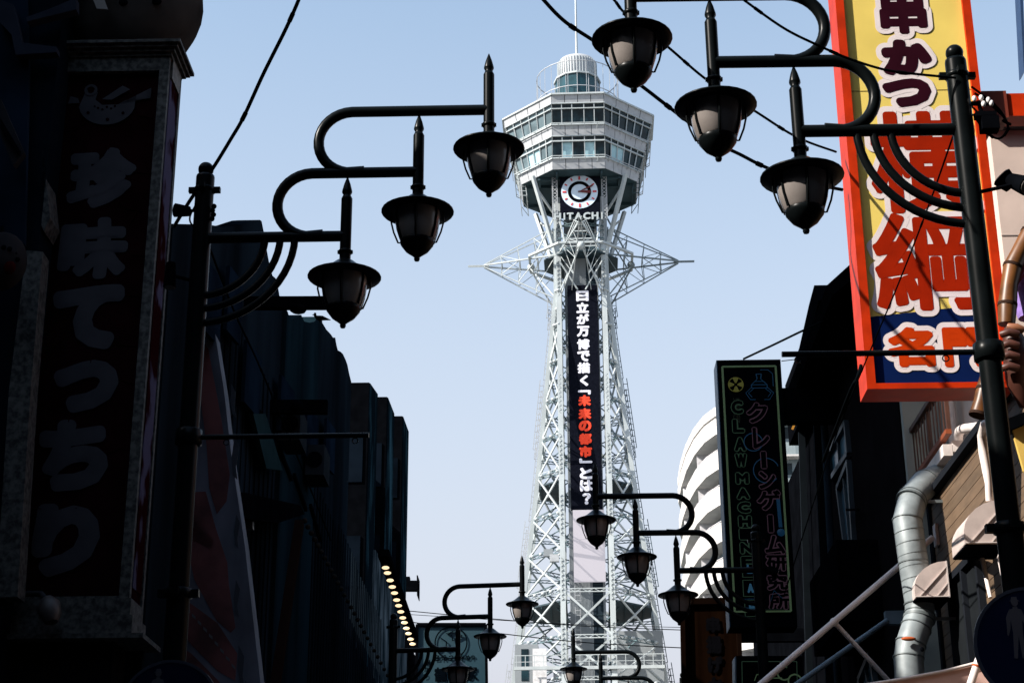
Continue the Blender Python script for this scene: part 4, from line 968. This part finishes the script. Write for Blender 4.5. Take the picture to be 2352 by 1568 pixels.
# quarter round vent hoods
M_hood = mat('vent_hood_white', (.50,.42,.39), .5, var=.13, scale=5, detail=8)
def hood(x, y, w_, s, label):
    s -= .45 if y > 1300 else .1     # lower right corner in the picture at (x,y)
    p = at(x, y, s); t_, _, h_ = ts(p); r = w_*pxm(s,x,y); d = .5
    t = thing('vent_hood', p, label, 'vent hood', 'white quarter round vent hoods on the boards')
    pts = [(0,0)]+[(-r*math.sin(R(a)), r*(.25+.85*math.cos(R(a)))) for a in (0,14,28,42,56,70,82,90)]+[(-r,0)]
    q_ = [S(t_+x_, s, h_+z_) for x_, z_ in pts]; n = len(q_)
    MB().prism(q_, ES*.012).build('side_plate', M_hood, t); MB().prism([v+ES*(d-.012) for v in q_], ES*.012).build('side_plate', M_hood, t)
    b = MB()
    for k in range(1, n-1):
        b.add([q_[k],q_[k+1],q_[k+1]+ES*d,q_[k]+ES*d], [(0,1,2,3)], True)
    b.build('curved_face', M_hood, t)
    b = MB()
    for (x0,z0),(x1,z1) in (((-.85*r,.06*r),(-.02*r,.92*r)),((-.35*r,.05*r),(-.02*r,.42*r)),((-r,.03*r),(0,.03*r)),((0,0),(0,1.1*r))): b.bar(S(t_+x0,s-.006,h_+z0), S(t_+x1,s-.006,h_+z1), .012, .008)
    b.build('fold', mat('vent_fold', (.62,.55,.52), .4), t)
    MB().box(S(t_-r,s+.01,h_-.02), ET*r, ES*(d-.02), UP*.03).build('filter', M_black, t)
hood(2181, 1371, 78, ts(hit_t(2181,1371,TR))[1], 'white quarter round vent hood beside the steel duct, the lower left one')
hood(2313, 1248, 96, ts(hit_t(2313,1248,TR))[1], 'white quarter round vent hood partly behind the lamp post, the upper right one')
# steel duct
M_duct = mat('galvanised_duct', (.19,.22,.23), .5, metal=.1, var=.18, scale=8, detail=6)
M_duct2 = mat('duct_seam', (.11,.13,.135), .5, metal=.1)
dv = thing('ventilation_duct', S(3.7,15.8,4), 'thick galvanised spiral duct bending down beside the wood clad shop', 'duct')
path = [at(x,y,q_+.75) for x, y, q_ in ((2232,1080,17.3),(2205,1086,17.0),(2165,1093,16.6),(2125,1110,16.2),(2096,1145,16.0),(2084,1195,15.9),(2098,1292,15.88),(2112,1385,15.86),(2113,1410,15.85),(2104,1442,15.8),(2092,1478,15.75),(2087,1510,15.75),(2091,1568,15.7),(2098,1700,15.65))]
rs_ = [.145]*7+[.142]*7
MB().tube(path, rs_, 24).build('duct_pipe', M_duct, dv)
def ringat(p, d, r, th=.012): 
    return MB().tube([p-d*th, p+d*th], r, 24)
for k in range(1, 13):
    p = path[k]; d = (path[k+1]-path[k-1]).normalized()
    ringat(p, d, .151, .006).build('joint_band', M_duct2, dv)
for k in range(1, 7):              # slanted spiral seams on the straight run
    f = k/7; p = path[5].lerp(path[7], f); d = (path[7]-path[5]).normalized()
    dd = (d+ET*.10).normalized(); ringat(p, dd, .148, .003).build('spiral_seam', M_duct2, dv)
for k in (4, 8):
    p = path[k]; d = (path[k+1]-path[k-1]).normalized(); ringat(p+d*.05, d, .156, .014).build('strap', M_duct2, dv)
    MB().bar(p+d*.05+ET*.12, p+d*.05+ET*.42, .03).build('strap_bracket', M_duct2, dv)
pr = path[10]; MB().ball(at(2087,1466,16.32), .06, 10, 6, (1.2,.3,.35)).build('rust_patch', mat('rust_orange', (.42,.08,.015), .8), dv)
MB().ball(at(2118,1490,16.33), .02, 8, 5, (1,.5,1.2)).build('rivet', M_black, dv)
MB().tube([at(2160+dx, y, 17.1) for dx, y in ((0,1078),(1,1090),(3,1103),(6,1116))], .012, 6).build('chain', mat('rusty_chain', (.16,.07,.04), .7), dv)
# white tube frame of the awning
M_tube = mat('white_tube', (.72,.64,.61), .4, var=.06)
aw = thing('tube_brace', S(3.2,14,0), 'white tubular awning brace rising diagonally to the boarded wall', 'brace')
A_ = hit_t(2142,1234,TR-.05); s_a = ts(A_)[1]
B_ = at(1745,1572,s_a-.4); C_ = at(1916,1428,s_a-.17); D_ = at(2062,1585,s_a+.1)
MB().tube([A_, B_, B_+(B_-A_)*.3], .031, 12).build('brace_tube', M_tube, aw); MB().tube([C_, D_], .024, 12).build('strut_tube', M_tube, aw)
MB().ball(C_, .045, 12, 8).build('clamp', M_tube, aw); MB().sbox(TR-.03,TR+.0,s_a-.07,s_a+.05,A_.z-.09,A_.z+.13).build('wall_plate', M_tube, aw)
aw2 = thing('tube_brace', S(3.2,17.5,0), 'blue grey tubular brace below the white one, in shade', 'brace')
MB().tube([at(2038,1424,18.0), at(1825,1574,17.6), at(1700,1662,17.4)], .028, 10).build('brace_tube', mat('blue_grey_tube', (.10,.15,.19), .4), aw2)
MB().box(at(2036,1432,18.0), ET*.28, ES*.1, UP*.14).build('wall_bracket', MATS['blue_grey_tube'], aw2)
an = thing('awning', S(3.2,13,0), 'pale pink fabric awning at the bottom right under the vent hoods', 'awning')
q1, q2, q3, q4 = at(1960,1578,15.2), at(2140,1548,14.6), at(2262,1515,13.9), at(2262,1700,13.4)
MB().prism([at(1960,1576,15.0), at(2075,1558,15.0), at(2170,1540,15.0), at(2280,1512,15.0), at(2300,1760,15.0), at(1960,1760,15.0)], ES*.05).build('fabric', mat('awning_pink', (.62,.40,.34), .8, var=.05), an)
MB().tube([at(1960,1576,14.98), at(2075,1558,14.98), at(2170,1540,14.98), at(2280,1512,14.98)], .014, 8).build('edge_tube', M_tube, an)
MB().tube([at(2262,1478,13.9), at(2246,1520,13.9), at(2226,1580,13.9)], .032, 10).build('support_pipe', M_tube, an)
MB().tube([at(2243,1527,13.9), at(2241.5,1531,13.9)], .036, 10).build('rust_ring', MATS['rust_orange'], an)
# white conduits on the boards
cn = thing('wall_conduit', S(3.8,13.5,4), 'lumpy white lagged pipes running down the boarded wall around the upper vent hood', 'pipe')
def ct(pts, t): return [hit_t(x,y,t) for x, y in pts]
MB().tube(ct([(2276,965),(2262,975),(2255,1000),(2258,1040),(2266,1085),(2270,1110),(2272,1150)],3.78), [.042,.042,.04,.04,.036,.03,.03], 10).build('pipe', M_tube, cn)
MB().tube(ct([(2202,1258),(2212,1264),(2235,1268),(2252,1276)],3.76), [.04,.045,.04,.038], 10).build('pipe', M_tube, cn)
MB().tube(ct([(2256,1282),(2266,1330),(2275,1372)],3.76), [.022,.02,.018], 8).build('pipe', M_tube, cn)
MB().tube(ct([(2300,1256),(2292,1280),(2300,1320),(2312,1350)],3.76), .008, 6).build('thin_cord', M_tube, cn)

# sumo figure with bamboo at the right edge
M_bam = mat('bamboo_brown', (.10,.038,.010), .4, var=.6, scale=3, stretch=(1,1,1.5)); M_bnd = mat('bamboo_band', (.035,.02,.015), .4)
M_skin = mat('statue_brown', (.06,.02,.013), .45, var=.25, scale=6); M_pur = mat('purple_cloth', (.26,.17,.48), .6, var=.15, scale=30)
sg_ = 12.9
def bamboo(pts, r, label):
    t = thing('bamboo_pole', pts[0], label, 'bamboo pole'); n = len(pts)
    MB().tube(pts, [r*(1.08 if i%2 == 0 else .96) for i in range(n)], 14).build('cane', M_bam, t)
    for i in range(0, n, 2):
        d = (pts[min(i+1,n-1)]-pts[max(i-1,0)]).normalized(); MB().tube([pts[i]-d*.012, pts[i]+d*.012], r*1.14, 14).build('node_band', M_bnd, t)
bamboo([at(2247,952,sg_), at(2254,925,sg_), at(2262,895,sg_), at(2268,870,sg_), at(2276,840,sg_)], .065, 'short bamboo stub sticking out below the orange frame behind the lamp post')
bamboo([at(2366,535,sg_), at(2345,572,sg_), at(2326,612,sg_), at(2318,655,sg_), at(2314,700,sg_), at(2312,745,sg_)], .07, 'curved banded bamboo pole held by the figure at the right edge')
fg = thing('statue', S(4.6,13,4), 'brown shop figure in purple cloth at the right edge, only arm and fist visible', 'statue')
MB().tube([at(2470,640,13.3), at(2440,760,13.3), at(2400,860,13.25), at(2352,850,13.1), at(2330,800,13.0)], [.30,.30,.20,.13,.10], 18).build('body', M_skin, fg)
MB().tube([at(2322,752,sg_), at(2330,790,sg_), at(2336,835,sg_), at(2342,880,sg_), at(2358,930,13)], [.055,.10,.105,.10,.06], 16).build('fist', M_skin, fg)
for k in range(4): MB().tube([at(2300,768+k*26,sg_-.10), at(2318,762+k*26,sg_-.15), at(2338,768+k*26,sg_-.13)], [.030,.036,.034], 8).build('finger', M_skin, fg)
MB().tube([at(2316,750,sg_-.08), at(2335,752,sg_-.12), at(2350,758,sg_-.1)], [.03,.034,.03], 8).build('thumb', mat('statue_tan', (.25,.10,.05), .4), fg)
MB().tube([at(2400,560,13.2), at(2375,620,13.15), at(2362,680,13.1), at(2368,730,13.1)], [.19,.20,.15,.1], 16).build('sleeve', M_pur, fg)
for k in range(3): MB().bar(at(2336+k*2,652-k*12,12.93), at(2362,618-k*14,12.93), .018, .02).build('sleeve_stripe', mat('stripe_red', (.5,.06,.08), .6), fg)
M_yb = mat('banner_yellow', (.62,.42,.10), .5)
yb_ = thing('hanging_banner', at(2340,1010,13.2), 'slanting yellow board with dark top edge at the right edge below the figure', 'banner')
pboard([(2325,985),(2380,955),(2440,1180),(2352,1080)], 13.2, .04, M_yb, 'board', yb_)
pboard([(2316,960),(2380,935),(2380,962),(2318,988)], 13.15, .2, M_black, 'top_edge', yb_)

# claw machine sign
sC = 22.0
M_cb = mat('claw_sign_black', (.0022,.003,.0045), .5); M_grn = mat('neon_green_print', (.06,.09,.04), .5, emit=(.42,.7,.38), es=.03); M_grl = mat('neon_green_thin', (.02,.04,.025), .5, emit=(.3,.6,.4), es=.018)  # printed neon look; weak glow added so the print shows in shade
M_pk = mat('neon_pink_print', (.04,.022,.034), .5, emit=(.6,.35,.5), es=.018); M_bl = mat('neon_blue_print', (.003,.02,.045), .5, emit=(.04,.3,.7), es=.022); M_yl = mat('warning_yellow', (.05,.05,.01), .5, emit=(.7,.7,.1), es=.03)
csn = thing('claw_machine_sign', S(3.3,sC,0), 'tall black vertical claw machine arcade sign with green neon-look border', 'sign')
c0, c1 = ts(at(1672,1440,sC)), ts(at(1830,1440,sC)); ct0, ct1, ch0 = c0[0], c1[0], c0[2]; ch1 = at(1720,826,sC).z
ct0, ct1 = (ts(at(1653,832,sC))[0]+ct0)/2, (ts(at(1795,832,sC))[0]+ct1)/2
sb(ct0,ct1,sC,sC+.4,ch0,ch1).build('cabinet', M_cb, csn)
MB().sbox(ct0-.012,ct0-.001,sC,sC+.4,ch0,ch1).build('side_strip', mat('blue_side', (.02,.07,.12), .4), csn)
CW = ct1-ct0; CHh = ch1-ch0
def cpt(u, v, l=.0): return S(ct0+u*CW, sC-.004-l, ch1-v*CHh)     # u across, v down 0..1
b = MB()
for a, c in (((.075,.027),(.915,.027)),((.915,.027),(.915,.945)),((.915,.945),(.075,.945)),((.075,.945),(.075,.027))): b.bar(cpt(*a), cpt(*c), .026, .02)
b.build('neon_look_border', M_grn, csn)
def vv(y): # picture row -> v at column 1745
    return (ch1-at(1745,y,sC).z)/CHh
def uu(x, y): return (ts(at(x,y,sC))[0]-ct0)/CW
def outl(ch, x, y, w_, h_, m, r, rot=0):
    c = at(x,y,sC-.004); k = pxm(sC,x,y); kv = vpx(sC,x,y)
    letter('character_glow', ch, c, ET, UP, w_*k, h_*kv, m, csn, bold=r+.016, n=12, lift=.003, stag=.0001, rot=rot)
    letter('character', ch, c, ET, UP, (w_)*k-.022, (h_)*kv-.022, M_cb, csn, bold=r, n=10, lift=.006, stag=.0001, rot=rot)
for ch, y, x in zip('CLAW', (935,978,1020,1057), (1693,1696,1700,1702)): outl(ch, x, y, 30, 34, M_grl, .012)
for ch, y, x in zip('MACHINE', (1098,1133,1165,1197,1226,1258,1290), (1705,1707,1709,1711,1713,1715,1717)): outl(ch, x, y, 33, 29, M_grl, .012)
for ch, y, x in zip('LAB', (1322,1366,1412), (1722,1724,1728)):
    b = MB(); c = at(x,y-16,sC-.006); k = pxm(sC,x,y)
    for a0_, a1_ in (((-17,-19),(17,-19)),((17,-19),(17,19)),((17,19),(-17,19)),((-17,19),(-17,-19))): b.bar(c+ET*a0_[0]*k+UP*a0_[1]*k, c+ET*a1_[0]*k+UP*a1_[1]*k, .010, .006)
    b.build('letter_box', M_grl, csn)
    letter('character', ch, c, ET, UP, 15*k, 22*k, mat('lab_blue', (.02,.06,.10), .5, emit=(.1,.4,.7), es=.05), csn, bold=.010, n=8, lift=.003)
for ch, x, y, w_, h_, rt in (('ク',1745,950,52,50,0),('レ',1754,1008,42,52,0),('ー',1760,1058,16,42,90),('ン',1768,1104,42,44,0),('ゲ',1772,1150,58,50,0),('ー',1776,1204,16,44,90),('ム',1786,1252,50,46,0),('研',1790,1294,52,40,0),('究',1792,1338,52,40,0),('所',1796,1382,52,40,0)):
    outl(ch, x-6, y-2, w_, h_, M_pk, .010, rt)
# claw drawing, warning wheel, thermometer
q = pxm(sC,1745,880); c = at(1744,885,sC-.006); b = MB()
for p in ([(-6,28),(6,28),(4,16),(10,10),(-10,10),(-4,16),(-6,28)],[(-18,2),(18,2),(18,-6),(-18,-6),(-18,2)],[(-10,10),(-18,2)],[(10,10),(18,2)],[(-18,-4),(-32,-18),(-22,-34),(-10,-34)],[(18,-4),(32,-18),(22,-34),(10,-34)],[(-14,-8),(-26,-18),(-18,-28)],[(14,-8),(26,-18),(18,-28)]):
    for (x0,y0),(x1,y1) in zip(p,p[1:]): b.bar(c+ET*x0*q+UP*y0*q, c+ET*x1*q+UP*y1*q, 2.2*q, .006)
p = [(4,38),(22,38),(32,28),(32,-2)]
for (x0,y0),(x1,y1) in zip(p,p[1:]): b.bar(c+ET*x0*q+UP*y0*q, c+ET*x1*q+UP*y1*q, 1.4*q, .006)
b.build('claw_drawing', M_bl, csn)
c = at(1690,883,sC-.005)
for a in (90,180,270,0): disc(c, ET, UP, 17*q, 4*q, a-24, a+24, 8, lift=.002).build('wheel_blade', M_yl, csn)
disc(c, ET, UP, 18*q, 16.5*q, lift=.001).build('wheel_ring', M_yl, csn)
b = MB(); 
for k in range(22): y = 915+k*2.6; b.bar(at(1684,y,sC-.006), at(1700,y,sC-.006), .5*q, .004)
b.build('gauge_ticks', mat('dim_olive', (.07,.08,.04), .5), csn, kind='stuff')
b = MB(); b.bar(at(1806-19,1145,sC-.006), at(1812-19,1210,sC-.006), 8*q, .004); b.ball(at(1813-19,1222,sC-.006), 9*q, 10, 6, (1,.3,1)); b.build('thermometer', M_bl, csn)
disc(at(1730,1015,sC-.004), ET, UP, 22*q, 20*q, lift=.001).build('blue_ring', M_bl, csn); disc(at(1760,1080,sC-.004), ET, UP, 30*q, 28*q, 20, 320, lift=.001).build('blue_ring', M_bl, csn)
MB().bar(at(1715,1400,sC-.005), at(1800,1400,sC-.005), 22*q, .003).build('blue_band', mat('dim_blue', (.01,.04,.08), .5), csn)
b = MB()
for a, c_ in (((.62,.91),(.68,.87)),((.68,.87),(.8,.9)),((.2,.9),(.4,.9)),((.2,.93),(.42,.935))): b.bar(cpt(*a,.002), cpt(*c_,.002), .02, .004)
b.build('circuit_drawing', M_bl, csn)
MB().sbox(ct1,TR+.3,sC+.1,sC+.3,at(1800,945,sC).z-.1,at(1800,885,sC).z).build('mounting_arm', M_black, csn)
# small neon sign below
cs2 = thing('small_neon_sign', S(3.2,21,0), 'small dark square sign with thin neon drawing under the claw machine sign', 'sign'); s2 = 20.8
pboard([(1690,1505),(1842,1505),(1846,1640),(1692,1640)], s2, .3, M_cb, 'face', cs2)
pboard([(1687,1508),(1690.5,1505),(1692,1640),(1689,1640)], s2-.003, .3, mat('pale_edge', (.20,.28,.33), .4), 'side_edge', cs2)
b = MB(); f2 = [(1704,1518),(1830,1518),(1833,1640),(1706,1640)]
for a, c_ in zip(f2, f2[1:]+f2[:1]): b.bar(at(*a,s2-.01), at(*c_,s2-.01), .008)
b.build('thin_border', M_grl, cs2)
disc(at(1801,1545,s2-.005), ET, UP, 15*q, 12*q, 60, 340).build('neon_ring', M_grn, cs2); disc(at(1826,1563,s2-.005), ET, UP, 15*q, 12*q).build('neon_ring', M_grn, cs2)
b = MB(); 
for a, c_ in (((1733,1562),(1738,1548)),((1738,1548),(1762,1548)),((1768,1556),(1796,1556))): b.bar(at(*a,s2-.008), at(*c_,s2-.008), .016, .01)
b.build('neon_line', M_grn, cs2)
# wooden 串揚げ sign
wsn = thing('wooden_sign', S(2.8,27,0), 'tall dark brown wooden board sign with black characters under the round balconies', 'sign'); sW = 27
M_wsn = mat('dark_wood_sign', (.0065,.0028,.0014), .8, var=.35, scale=1.2, stretch=(6,1,.5)); M_wed = mat('wood_sign_edge', (.006,.003,.002), .8)
pboard([(1567,1382),(1694,1380),(1704,1650),(1572,1650)], sW, .3, M_wsn, 'board', wsn)
for a, c_ in (((1567,1382),(1572,1650)),((1694,1380),(1704,1650)),((1567,1381),(1694,1379))): MB().bar(at(*a,sW-.02), at(*c_,sW-.02), .07, .1).build('frame', M_wed, wsn)
kk = pxm(sW,1640,1450)
for ch, x, y, w_ in (('串',1638,1434,34),('揚',1640,1480,38),('げ',1643,1526,36),('か',1645,1575,38)):
    letter('character', ch, at(x,y,sW-.01), ET, UP, w_*kk, w_*kk*1.12, mat('ink_black', (.003,.003,.004), .7), wsn, bold=.022, n=10, lift=.01)
MB().sbox(ts(at(1704,1500,sW))[0],4.2,sW+.1,sW+.25,at(1700,1440,sW).z-.2,at(1700,1440,sW).z).build('mounting_arm', M_black, wsn)

# round balconied apartment building
M_apt = mat('apartment_white', (.56,.54,.52), .6, var=.08, scale=.9); M_aptd = mat('apartment_recess', (.20,.25,.27), .7, var=.1, scale=1); M_aptg = mat('apartment_divider', (.55,.54,.56), .5)
ap_ = thing('apartment_building', S(11,66,0), 'white apartment building with stacked curved balconies beyond the claw machine sign', 'building')
hApt = 46.0
edge = [(1790,900),(1720,908),(1662,926),(1640,936),(1615,955),(1592,985),(1574,1022),(1562,1062),(1556,1100)]
PL = [hit_h(x,y,hApt) for x, y in edge]
P3 = PL[-1]; PL = [Vector((p.x,p.y,0)) for p in PL]; far = [PL[-1]+ES*5+ET*.8, PL[-1]+ES*10+ET*5]

cx = S(27, ts(PL[4])[1]+2, 0); full = PL+far+[S(40,ts(far[-1])[1],0), S(40,ts(PL[0])[1],0)]
def inset(pts, d):
    out = []
    for p in pts: v = (cx-p); v.z = 0; out.append(p+v.normalized()*d)
    return out
zr = lambda pts, z: [Vector((p.x,p.y,z)) for p in pts]
rowsA = [(934,0),(1004,0)]
pitch = 2.95; parh = 1.55
MB().prism(zr(inset(full,1.5),0), UP*(hApt-.4)).build('wall', M_aptd, ap_)
MB().prism(zr(full,hApt-.75), UP*.75).build('roof_slab', M_apt, ap_)
MB().prism(zr(inset(full,.25),hApt-.95), UP*.198).build('roof_reveal', mat('reveal_grey', (.16,.22,.26), .6), ap_)
z = hApt-.95; fl = 0
while z > 1.5:
    z0 = z-(1.35 if fl == 0 else parh)
    pb = MB(); o_, i_ = zr(full, z0), zr(inset(full,.16), z0); n = len(full); hgt = z-z0-.002
    for k in range(n-3):
        a, b_, c, d = o_[k], o_[k+1], i_[k+1], i_[k]; pb.hexa([a,b_,c,d,a+UP*hgt,b_+UP*hgt,c+UP*hgt,d+UP*hgt])
    pb.build('balcony_parapet', M_apt, ap_)
    MB().prism(zr(inset(full,.17),z0), UP*.15).build('balcony_slab', M_apt, ap_)
    for k in (2, 5, 7):
        a = full[k]; v = (cx-a); v.z = 0; v.normalize(); zz = z0-pitch+parh
        MB().hexa([a+v*.2+UP*zz, a+v*1.6+UP*zz, a+v*1.6+ES*.06+UP*zz, a+v*.2+ES*.06+UP*zz]+[q+UP*(z0-.01) for q in (a+v*.2, a+v*1.6, a+v*1.6+ES*.06, a+v*.2+ES*.06)]).build('balcony_divider', M_aptg, ap_)
    rb = MB(); rr = zr(inset(full,.08), z+.12)
    for k in range(n-3): rb.bar(rr[k], rr[k+1], .05)
    if fl: rb.build('balcony_rail', M_aptg, ap_)
    wi = inset(full, 1.47)
    for k in (0,1,3,4,6):
        a, c2 = wi[k].lerp(wi[k+1], .15), wi[k].lerp(wi[k+1], .75)
        MB().prism([a+UP*(z0-pitch+parh+.2), c2+UP*(z0-pitch+parh+.2), c2+UP*(z0-.3), a+UP*(z0-.3)], (cx-a).normalized()*-.03).build('window', M_win, ap_)
    jb = MB()
    for k in range(1, n-3):
        v = (cx-full[k]); v.z = 0; v.normalize(); jb.bar(full[k]-v*.004+UP*z0, full[k]-v*.004+UP*(z-.01), .035, .012, up=v)
    jb.build('parapet_joint', M_aptg, ap_, kind='stuff')
    z = z0-(pitch-parh); fl += 1
# white strip building seen between the signs is the same block; a low grey roof below
# right edge dark blue mast
MB_ = MB().prism([at(x,y,24) for x, y in ((2341,-40),(2349,-40),(2356,160),(2352,165))], ES*.3).build('wall_edge', mat('navy_wall_edge', (.01,.03,.08), .5)); tag(MB_, 'sliver of a navy building edge at the top right corner', 'building')
for (t0_,t1_,s0_,s1_,h_,lb) in ((4.4,14,-22,9.3,19,'unseen dark block right of the camera, added to cut sky light'),(-30,-17,-30,8.5,19,'unseen dark blocks behind the left shops, added to cut sky light'),(-30,30,-46,-30,34,'large unseen dark block added behind the camera to cut sky light'),(4.2,11,34.2,58,8,'low dark shops beyond the wooden sign')):  # unseen blocks added to cut sky light; the low shops belong to the street
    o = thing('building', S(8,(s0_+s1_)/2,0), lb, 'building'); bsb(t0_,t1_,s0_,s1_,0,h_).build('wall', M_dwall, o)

# ================================================================== cables
def cable(pts, r, label, sag=0, name='cable'):
    o = MB().tube(pts, r, 6).build(name, M_cable); tag(o, label, 'cable', 'overhead cables')
    if len(pts) > 35: clamps(o, pts, r)
    return o
def clamps(o, pts, r, n=3):
    for k in range(n):
        i = int((k+.7)*len(pts)/(n+.4)); i = min(i, len(pts)-2); d = (pts[i+1]-pts[i]).normalized()
        MB().tube([pts[i]-d*.03, pts[i]+d*.03], r*1.35, 6).build('clamp', M_cable, o)
def curve(P, n=10):                # smooth path through points
    out = []
    for i in range(len(P)-1):
        p0, p1, p2, p3 = P[max(i-1,0)], P[i], P[i+1], P[min(i+2,len(P)-1)]
        for k in range(n):
            t = k/n; out.append(.5*((2*p1)+(p2-p0)*t+(2*p0-5*p1+4*p2-p3)*t*t+(3*p1-p0-3*p2+p3)*t*t*t))
    return out+[P[-1]]
def ap_pts(L): return [at(x,y,s) for x, y, s in L]
sL, sR = ts(bL)[1], ts(bR)[1]
cable(curve(ap_pts([(700,-40,9.5),(684,5,9.6),(655,70,9.7),(605,170,9.9),(560,268,10.1),(530,320,10.2),(488,388,sL-.02),(440,455,sL+.1),(400,520,sL+.6)])), .013, 'black cable coming down from the top to the left lamp post')
cable(curve(ap_pts([(1225,-30,12),(1250,2,12),(1300,52,12.1),(1385,110,12.3),(1440,170,12.5),(1500,218,12.7),(1570,272,12.9),(1640,325,13.1),(1700,355,13.3),(1758,384,13.4),(1850,418,13.45),(1935,436,13.6)])), .016, 'thick black cable from the top centre passing the middle right lantern')
cable(curve(ap_pts([(1370,-40,12),(1410,0,12),(1440,35,12.1),(1530,105,12.3),(1625,185,12.6),(1738,258,12.9),(1830,315,13.1),(1920,349,13.6)])), .011, 'thinner black cable running behind the right lanterns to the sign')
cable(curve(ap_pts([(1640,-50,8.2),(1705,-2,8.3),(1800,65,8.5),(1880,105,8.6),(1950,135,8.7),(2030,160,8.75),(2100,170,8.8),(2195,179,sR-.07)])), .0075, 'thin black cable attached to the top of the right lamp post')
cable(curve(ap_pts([(2190,310,sR+.1),(2130,480,10),(2060,660,11),(1980,850,12.4),(1920,1000,14.5),(1860,1180,16.5),(1800,1370,18.5)])), .006, 'fine dark cable crossing the yellow sign diagonally')
cable(curve(ap_pts([(1978,838,12.9),(1968,870,12.9),(1950,905,13.2),(1890,1060,15.5)])), .014, 'short thick cable loop at the lower left corner of the big sign')
for i, L in enumerate(([(2232,200,8.9),(2265,225,9.0),(2298,255,9.1),(2315,290,9.1),(2305,312,9.1),(2288,318,9.1),(2262,300,9.05),(2235,262,9.0)],[(2240,215,8.9),(2290,250,9.1),(2312,282,9.1),(2300,262,9.1),(2262,232,9.0)],[(2228,240,8.9),(2250,262,9),(2275,275,9)])):
    cable(curve(ap_pts(L)), .007, 'black loop of spare cable hanging right of the lamp post top, %s' % ('the largest loop','the inner loop','the short tail')[i])
cable(curve(ap_pts([(1708,824,22),(1780,790,21),(1838,762,20.4),(1890,738,19.8)])), .014, 'black stay wire rising from the claw machine sign to the charcoal building')
cable(curve(ap_pts([(1795,829,22),(1850,822,21.8),(1900,812,21)])), .006, 'thin blue grey wire beside the claw machine sign top')
for i, (y0, y1, r) in enumerate(((1402,1446,.012),(1410,1440,.008),(1427,1487,.014))):
    cable(curve(ap_pts([(938,y0,60),(1150,y0+ (y1-y0)*.45,60),(1350,y0+(y1-y0)*.8,60),(1570,y1,60)])), r*1.3, 'faint wire across the tower base, %s' % ('the upper','the pale middle','the lower')[i])
cable(curve(ap_pts([(478,560,sL+.1),(540,720,12),(600,850,14),(700,1090,17),(760,1240,20)])), .008, 'thin cable trailing down across the dark left building')
MB_ = MB().tube(curve(ap_pts([(452,465,sL-.06),(436,500,sL-.05),(445,520,sL-.05),(470,530,sL-.04)])), .006, 6).build('cable', M_cable); tag(MB_, 'small drooping cable loop at the left post floodlight', 'cable', 'overhead cables')
